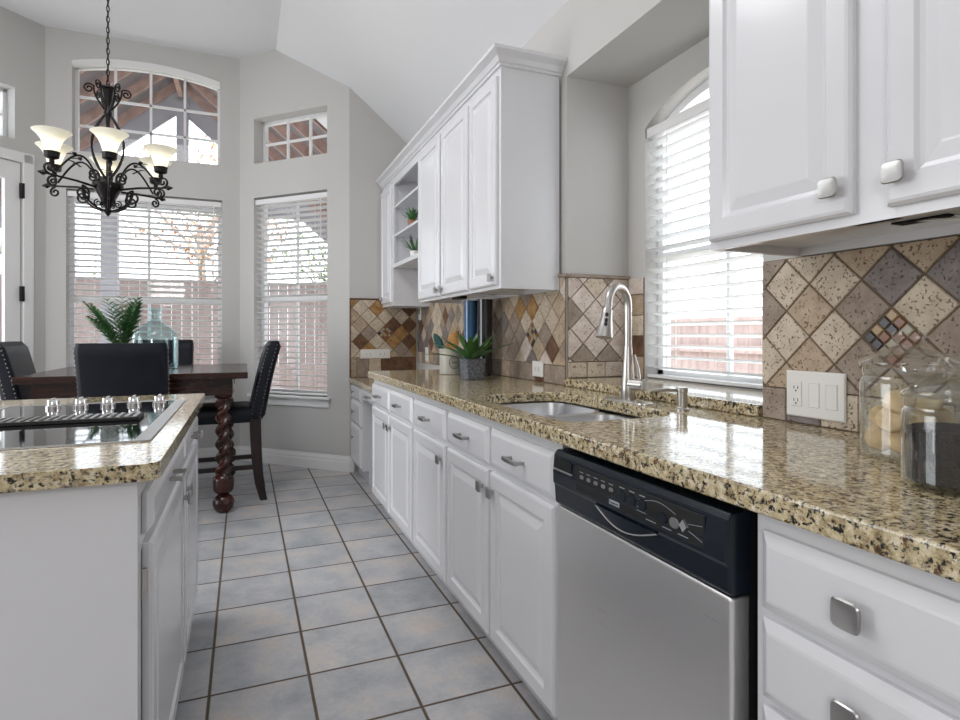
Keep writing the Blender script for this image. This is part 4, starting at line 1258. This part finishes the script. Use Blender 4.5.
# ------------------------------------------------------------------ chairs (counter height)
def make_chair(label):
    """local frame: sitter faces +Y, origin on the floor under the seat centre"""
    t = thing('dining_chair', label, 'chair', (0, 0, 0), 0, 'upholstered counter chairs')
    mb = MB()
    rs = []
    for ins, z in ((.008, .548), (0, .558), (0, .628), (.010, .646), (.035, .656), (.09, .660)):
        rs.append([(x, y, z) for x, y in rrect(-.215 + ins, .215 - ins, -.20 + ins, .235 - ins, .03, 5)])
    mb.rings(rs); mb.build('seat', MT['leather'], t, smooth=True, angle=50)
    # curved padded backrest
    mb = MB(); rs = []
    N = 14
    for i in range(N + 1):
        k = i / N; z = .555 + .555 * k
        yc = -.205 - .085 * k - .040 * k * k
        th = .054 - .004 * k
        hw = .214 + .008 * k
        e = min(1, .35 + 3 * min(k, 1 - k) * 2) if (k < .04 or k > .96) else 1
        ring = []
        P = rrect(-hw, hw, -th, th, .030, 4)
        for x, y in P:
            bow = -.020 * (1 - (x / .24) ** 2)
            ring.append((x * (1 if e == 1 else .965), yc + y * (1 if e == 1 else .55) + bow, z))
        rs.append(ring)
    mb.rings(rs); bk = mb.build('backrest', MT['leather'], t, smooth=True, angle=60)
    mb = MB()
    for sx in (-1, 1):
        for i in range(20):
            k = .05 + .90 * i / 19; z = .555 + .555 * k; yc = -.205 - .085 * k - .040 * k * k
            for dy_ in (.026, -.028):
                mb.lathe([(.005, 0), (.004, .0022), (.002, .0032)] if sx > 0 else [(.005, 0), (.004, -.0022), (.002, -.0032)], (sx * (.214 + .008 * k), yc + dy_, z), 8, axis='X')
    mb.build('nailhead_trim', MT['nail'], bk)
    for sx in (-1, 1):
        mb = MB(); rs = []
        for y, z, s in ((.200, .547, .021), (.204, .30, .020), (.208, .0, .016)): rs.append([(sx * .186 + a * s, y + b * s, z) for a, b in ((-1, -1), (1, -1), (1, 1), (-1, 1))])
        mb.rings(rs); mb.build('leg', MT['darkwood'], t, bevel=.002)
        mb = MB(); rs = []
        for y, z, s in ((-.208, .57, .036), (-.210, .45, .037), (-.216, .30, .035), (-.234, .12, .030), (-.262, .0, .024)): rs.append([(sx * .186 + a * s * .8, y + b * s, z) for a, b in ((-1, -1), (1, -1), (1, 1), (-1, 1))])
        mb.rings(rs); mb.build('leg', MT['darkwood'], t, bevel=.002)
        mb = MB(); mb.bar((sx * .186, .200, .235), (sx * .186, -.228, .235), .020, .032); mb.build('stretcher', MT['darkwood'], t)
    mb = MB(); mb.bar((-.19, .206, .19), (.19, .206, .19), .020, .034); mb.build('footrest', MT['darkwood'], t)
    mb = MB(); mb.bar((-.19, -.236, .29), (.19, -.236, .29), .020, .030); mb.build('stretcher', MT['darkwood'], t)
    return t
ch0 = make_chair('navy black leather chair with its back to the kitchen, behind the cooktop')
ch0.location = (-.620, 4.020, 0)
def more(label, loc, rz):
    c_ = copy_tree(ch0); c_['label'] = label; c_.location = loc; c_.rotation_euler = (0, 0, rz); return c_
more('dark leather chair with nailhead trim, side-on at the right end of the table', (-.135, 4.510, 0), R(90))
more('navy leather chair at the left end of the table, beside the glazed door', (-1.085, 4.600, 0), R(-90))
more('dark leather chair on the far side of the table, before the wide blind', (-.625, 5.240, 0), R(180))

# carboy and palm on the table
CB = (-.585, 4.66, TZ + .0005)
mb = MB()
prof = [(.001, 0), (.134, 0), (.145, .008), (.148, .03), (.148, .21), (.143, .240), (.126, .270), (.092, .298), (.06, .318), (.042, .335), (.038, .36), (.038, .405), (.046, .410), (.046, .425), (.038, .428)]
inner = [(r_ - .004, z) for r_, z in reversed(prof[3:])] + [(.132, .014), (.001, .014)]
mb.lathe(prof + inner, CB, 44, cap0=False, cap1=False)
tag(mb.build('glass_carboy', MT['carboy'], smooth=True), 'large pale aqua glass jug on the dining table', 'jug')
PP = (-.735, 4.40, TZ + .0005)
pm = thing('potted_palm', 'feathery green palm in a low pot on the table, left of the glass jug', 'potted plant', PP)
mb = MB(); mb.lathe([(.001, 0), (.055, 0), (.070, .010), (.078, .085), (.080, .10), (.072, .10), (.070, .085), (.001, .085)], PP, 28, cap0=False, cap1=False); mb.build('pot', MT['ceramic'], pm, smooth=True)
rnd = random.Random(3)
for i in range(18):
    a = i * 2.39 + .4; el = rnd.uniform(.95, 1.45)
    if math.cos(a - R(54)) > .5: el = 1.38
    p = Vector((PP[0], PP[1], PP[2] + .085)); dcur = Vector((math.cos(a) * math.cos(el), math.sin(a) * math.cos(el), math.sin(el)))
    L_ = rnd.uniform(.30, .42); n = 12; mb = MB(); pts = [p.copy()]
    for j in range(n):
        p = p + dcur * (L_ / n); dcur = (dcur + Vector((0, 0, -.05))).normalized(); pts.append(p.copy())
    mb.tube(pts, .0022, 5, .001)
    for j in range(3, n + 1):
        dd = (pts[j] - pts[j - 1]).normalized(); s = dd.cross(Vector((0, 0, 1))).normalized()
        for sg in (-1, 1):
            ll = .095 * math.sin(PI * (.15 + .8 * (j - 3) / (n - 3))) + .02
            leaf(mb, pts[j], dd * .65 + s * sg * .9 + Vector((0, 0, .12)), ll, .0085, .35, 4, thick=.0006)
    mb.build('frond', MT['fern'], pm, smooth=True)

# ------------------------------------------------------------------ chandelier
CH = Vector((-.780, 4.18, 0))
chd = thing('chandelier', 'black wrought iron chandelier with six lit bell glass shades above the dining table', 'chandelier', (CH.x, CH.y, 3.70))
P3 = lambda r, z, a: (CH.x + r * math.cos(a), CH.y + r * math.sin(a), z)
mb = MB(); mb.lathe([(.001, 3.699), (.065, 3.699), (.065, 3.685), (.05, 3.668), (.015, 3.655), (.001, 3.655)], (CH.x, CH.y, 0), 24, cap0=False, cap1=False); mb.build('canopy', MT['iron'], chd, smooth=True)
mb = MB(); z = 3.655; k = 0
while z > 2.715:
    c_ = (CH.x, CH.y, z - .021); a = PI / 2 * (k % 2) + .5
    pts = [(c_[0] + .0085 * math.cos(t_) * math.cos(a), c_[1] + .0085 * math.cos(t_) * math.sin(a), c_[2] + .021 * math.sin(t_)) for t_ in [2 * PI * i / 12 for i in range(13)]]
    mb.tube(pts, .0026, 5); z -= .033; k += 1
mb.build('chain', MT['iron'], chd)
mb = MB(); mb.tube([(CH.x + .004 * math.sin(i * 1.3), CH.y + .004 * math.cos(i), 3.66 - i * .04) for i in range(25)], .0022, 5); mb.build('lamp_cord', MT['black'], chd)
mb = MB()
mb.lathe([(.001, 2.705), (.012, 2.705), (.014, 2.690), (.048, 2.682), (.050, 2.674), (.030, 2.668), (.024, 2.63), (.018, 2.58), (.016, 2.54), (.022, 2.53), (.022, 2.515), (.013, 2.50), (.010, 2.45), (.010, 2.12), (.030, 2.10), (.085, 2.085), (.085, 2.068), (.060, 2.03), (.034, 1.975), (.022, 1.945), (.014, 1.935), (.020, 1.925), (.022, 1.915), (.012, 1.90), (.001, 1.885)], (CH.x, CH.y, 0), 24, cap0=False, cap1=False)
mb.build('column', MT['iron'], chd, smooth=True)
fa_ = math.atan2(-CH.y, -CH.x)                 # towards the kitchen
def spiral(mb, a, r0, z0, rad_, turns, start, sgn, rr=.0045, shrink=.25, n=26):
    """scroll in the vertical plane at azimuth a, ending in a curl"""
    pts = []
    for i in range(n + 1):
        k = i / n; t_ = start + sgn * turns * 2 * PI * k; ra = rad_ * (1 - (1 - shrink) * k)
        pts.append(P3(r0 + ra * math.cos(t_), z0 + ra * math.sin(t_), a))
    mb.tube(pts, rr, 6)
tilt_axis = Vector((math.cos(fa_), math.sin(fa_), 0))
TM = Matrix.Translation(Vector((CH.x, CH.y, 2.065))) @ Matrix.Rotation(0, 4, tilt_axis) @ Matrix.Translation(-Vector((CH.x, CH.y, 2.10)))
def tl(mb):
    mb.bm.transform(TM); return mb
# upper leaves and cage
for i in range(6):
    a = fa_ + R(30) + i * PI / 3
    mb = MB(); pts = []
    for k in range(11):
        t_ = k / 10; pts.append(P3(.018 + .055 * math.sin(t_ * PI * .55), 2.545 + .135 * t_ - .0 * t_, a))
    mb.tube(pts, .0055, 6)
    spiral(mb, a, .098, 2.660, .030, 1.5, PI * .85, -1, .0052, .2)
    mb.build('top_scroll', MT['iron'], chd, smooth=True)
for i in range(6):
    a = fa_ + R(0) + i * PI / 3
    mb = MB(); mb.tube([P3(.012 + .085 * math.sin(t_ / 14 * PI) ** .9, 2.52 - .40 * t_ / 14, a) for t_ in range(15)], .0052, 6); mb.build('cage_bar', MT['iron'], chd, smooth=True)
RA = .315
for i in range(6):
    a = fa_ + R(1.5) + i * PI / 3
    mb = MB()
    # straight lower bar with spear tip
    mb.tube([P3(.045, 2.085, a), P3(.18, 2.100, a), P3(.35, 2.105, a)], .0075, 8, .006)
    rs_ = [(.348, .010), (.360, .016), (.376, .009), (.390, .001)]
    mb.rings([[P3(r_ , 2.105 + w_ * math.sin(2 * PI * k / 8), a + w_ * math.cos(2 * PI * k / 8) / r_) for k in range(8)] for r_, w_ in rs_])
    spiral(mb, a, .325, 2.140, .034, 1.35, -PI / 2, 1, .0064, .25)
    spiral(mb, a, .310, 2.066, .030, 1.3, PI / 2, -1, .006, .25)
    # big S-scroll from the column up over the arm
    pts = []
    for k in range(17):
        t_ = k / 16; pts.append(P3(.060 + .235 * t_, 2.115 + .135 * math.sin(PI * t_ ** .8) + .01 * t_, a))
    mb.tube(pts, .0062, 6)
    spiral(mb, a, .085, 2.160, .040, 1.4, PI * 1.5, -1, .006, .22)
    spiral(mb, a, .150, 2.038, .044, 1.6, PI * .5, 1, .006, .2)
    mb.tube([P3(.020 + .13 * math.sin(t_ / 10 * PI / 2), 1.955 + .127 * (t_ / 10) ** 1.6, a) for t_ in range(11)], .0062, 6)
    for sg, rr0, zz0 in ((1, .13, 2.235), (-1, .13, 2.235), (1, .10, 2.215), (-1, .10, 2.215)):
        leaf(mb, P3(rr0 + .06, zz0 + .01, a), Vector(P3(1, 0, a)) * 0 + Vector((math.cos(a + sg * .9), math.sin(a + sg * .9), .5)), .05, .012, .8, 4)
    arm = tl(mb).build('arm', MT['iron'], chd, smooth=True)
    mb = MB(); spiral(mb, a + PI / 6, .052, 1.965, .022, 1.4, PI * .5, -1, .004, .2); mb.build('finial_scroll', MT['iron'], chd, smooth=True)
    c_ = P3(RA, 0, a)
    mb = MB(); mb.lathe([(.001, 2.158), (.010, 2.160), (.014, 2.175), (.012, 2.19), (.030, 2.196), (.036, 2.200), (.038, 2.226), (.041, 2.232), (.034, 2.234), (.001, 2.230)], (c_[0], c_[1], 0), 20, cap0=False, cap1=False); tl(mb).build('shade_cup', MT['iron'], chd, smooth=True)
    mb = MB()
    pr = [(.030, 2.228), (.036, 2.248), (.044, 2.276), (.056, 2.304), (.074, 2.329), (.092, 2.345), (.097, 2.349)]
    inn = [(r_ - .003, z_ + .0015) for r_, z_ in reversed(pr)]
    mb.lathe(pr + inn, (c_[0], c_[1], 0), 32, cap0=False, cap1=False); tl(mb).build('shade', MT['shade'], chd, smooth=True)
    mb = MB(); mb.lathe([(.001, 2.232), (.012, 2.236), (.014, 2.26), (.024, 2.285), (.026, 2.305), (.018, 2.325), (.001, 2.332)], (c_[0], c_[1], 0), 16, cap0=False, cap1=False); tl(mb).build('bulb', MT['bulb'], chd, smooth=True)

# ------------------------------------------------------------------ outdoors, seen through the panes
mb = MB(); mb.box((-14, 10.0, -.5), (14, 30, -.35))
struct(mb.build('trim_1', MT['grass']))
mb = MB(); mb.box((-14, 6.3, -.5), (14, 9.99, -.35)); mb.box((1.95, -6, -.5), (14, 6.3, -.35))
struct(mb.build('trim_2', MT['concrete']))
def fence(p0, p1, z0, z1, label):
    t = thing('wooden_fence', label, 'fence', ((p0[0] + p1[0]) / 2, (p0[1] + p1[1]) / 2, z0))
    a = Vector(p0); b = Vector(p1); L_ = (b - a).length; dd = (b - a) / L_
    fr = lambda u, v, w: (a.x + dd.x * u - dd.y * w, a.y + dd.y * u + dd.x * w, v)
    mb = MB(); u = 0
    while u < L_:
        mb.fbox(fr, (u, z0, 0), (u + .136, z1, .02)); u += .14
    mb.build('boards', MT['fence'], t)
    mb = MB()
    for z in (z0 + .3, z1 - .3): mb.fbox(fr, (0, z - .04, .021), (L_, z + .04, .06))
    mb.fbox(fr, (0, z1 + .001, -.03), (L_, z1 + .04, .06)); mb.build('rails', MT['fence'], t)
fence((-9, 9.9), (6, 9.9), -.35, 1.95, 'cedar fence seen through the blinds behind the dining table')
fence((4.8, -2), (4.8, 9.5), -.35, 1.30, 'cedar fence seen through the blind behind the faucet')
pc = thing('patio_cover', 'gabled patio cover with exposed rafters outside the arched transom window', 'patio cover', (-.85, 7.8, -.35))
RX, RZ, SL = -.85, 4.85, .86
mb = MB()
for s in (-1, 1):
    y0 = 6.0 if s < 0 else 5.1
    x1 = RX + s * 2.6 + (s + 1) * .4; z1 = RZ - SL * abs(x1 - RX)
    mb.hexa([(RX, y0, RZ), (x1, y0, z1), (x1, 9.5, z1), (RX, 9.5, RZ), (RX, y0, RZ + .06), (x1, y0, z1 + .06), (x1, 9.5, z1 + .06), (RX, 9.5, RZ + .06)])
mb.build('roof_deck', MT['roofdeck'], pc)
for k in range(-1, 6):
    y = 6.25 + k * .62
    for s in (-1, 1):
        if k < 0 and s < 0: continue
        dx = 2.6 + (s + 1) * .4
        mb = MB(); mb.bar((RX + s * .03, y, RZ - .085), (RX + s * dx, y, RZ - .06 - SL * dx - .02), .045, .13, up=(0, 0, 1)); mb.build('rafter', MT['rafter'], pc)
mb = MB(); mb.box((RX - .03, 6.02, RZ - .26), (RX + .03, 9.36, RZ - .03)); mb.build('ridge_beam', MT['rafter'], pc)
mb = MB()
for s in (-1, 1): mb.bar((RX - s * .12, 9.45, RZ - .18 + SL * .12), (RX + s * 2.6, 9.45, RZ - .18 - SL * 2.6), .06 + .004 * s, .42)
mb.build('gable_board', MT['gable'], pc)
mb = MB(); mb.box((RX - .06, 9.39, 3.301), (RX + .10, 9.51, RZ - .3)); mb.build('king_post', MT['gable'], pc)
mb = MB(); mb.box((RX - 2.6, 9.38, 2.95), (RX + 2.6, 9.50, 3.30)); mb.build('tie_beam', MT['gable'], pc)
for x in (RX - 2.45, -1.735, RX + 2.45):
    mb = MB(); mb.box((x - .10, 9.36, -.35), (x + .10, 9.52, 2.949)); mb.build('post', MT['gable'], pc)
def tree(x, y, h, r, leafmat, label, seed, n=900):
    t = thing('yard_tree', label, 'tree', (x, y, -.35)); rnd = random.Random(seed)
    mb = MB(); mb.tube([(x, y, -.35), (x + .05, y, h * .3), (x - .04, y + .05, h * .6)], .12, 8, .07)
    tips = []
    for i in range(14):
        a = rnd.uniform(0, 2 * PI); z0 = h * rnd.uniform(.3, .6); p = Vector((x, y, z0)); pts = [p.copy()]
        d_ = Vector((math.cos(a), math.sin(a), rnd.uniform(.5, 1.4))).normalized()
        for j in range(5):
            p = p + d_ * (r / 4.2); d_ = (d_ + Vector((rnd.uniform(-.4, .4), rnd.uniform(-.4, .4), rnd.uniform(-.1, .3)))).normalized(); pts.append(p.copy()); tips.append(p.copy())
        mb.tube(pts, .035, 5, .008)
    mb.build('trunk', MT['bark'], t)
    mb = MB()
    for i in range(n):
        c_ = rnd.choice(tips) + Vector((rnd.gauss(0, .22), rnd.gauss(0, .22), rnd.gauss(0, .2)))
        d_ = Vector((rnd.gauss(0, 1), rnd.gauss(0, 1), rnd.gauss(0, 1))).normalized()
        leaf(mb, c_, d_, .12, .035, .2, 2, thick=.002)
    mb.build('foliage', leafmat, t)
tree(-.9, 14.5, 6.0, 2.6, MT['rust'], 'rust-leaved tree beyond the patio, seen through the arched transom', 1, 1500)
tree(1.9, 12.4, 3.4, 1.5, MT['green'], 'green tree behind the fence, right of the patio', 2)
tree(-4.3, 12.6, 3.2, 1.6, MT['green'], 'green tree behind the fence, left of the patio post', 6)
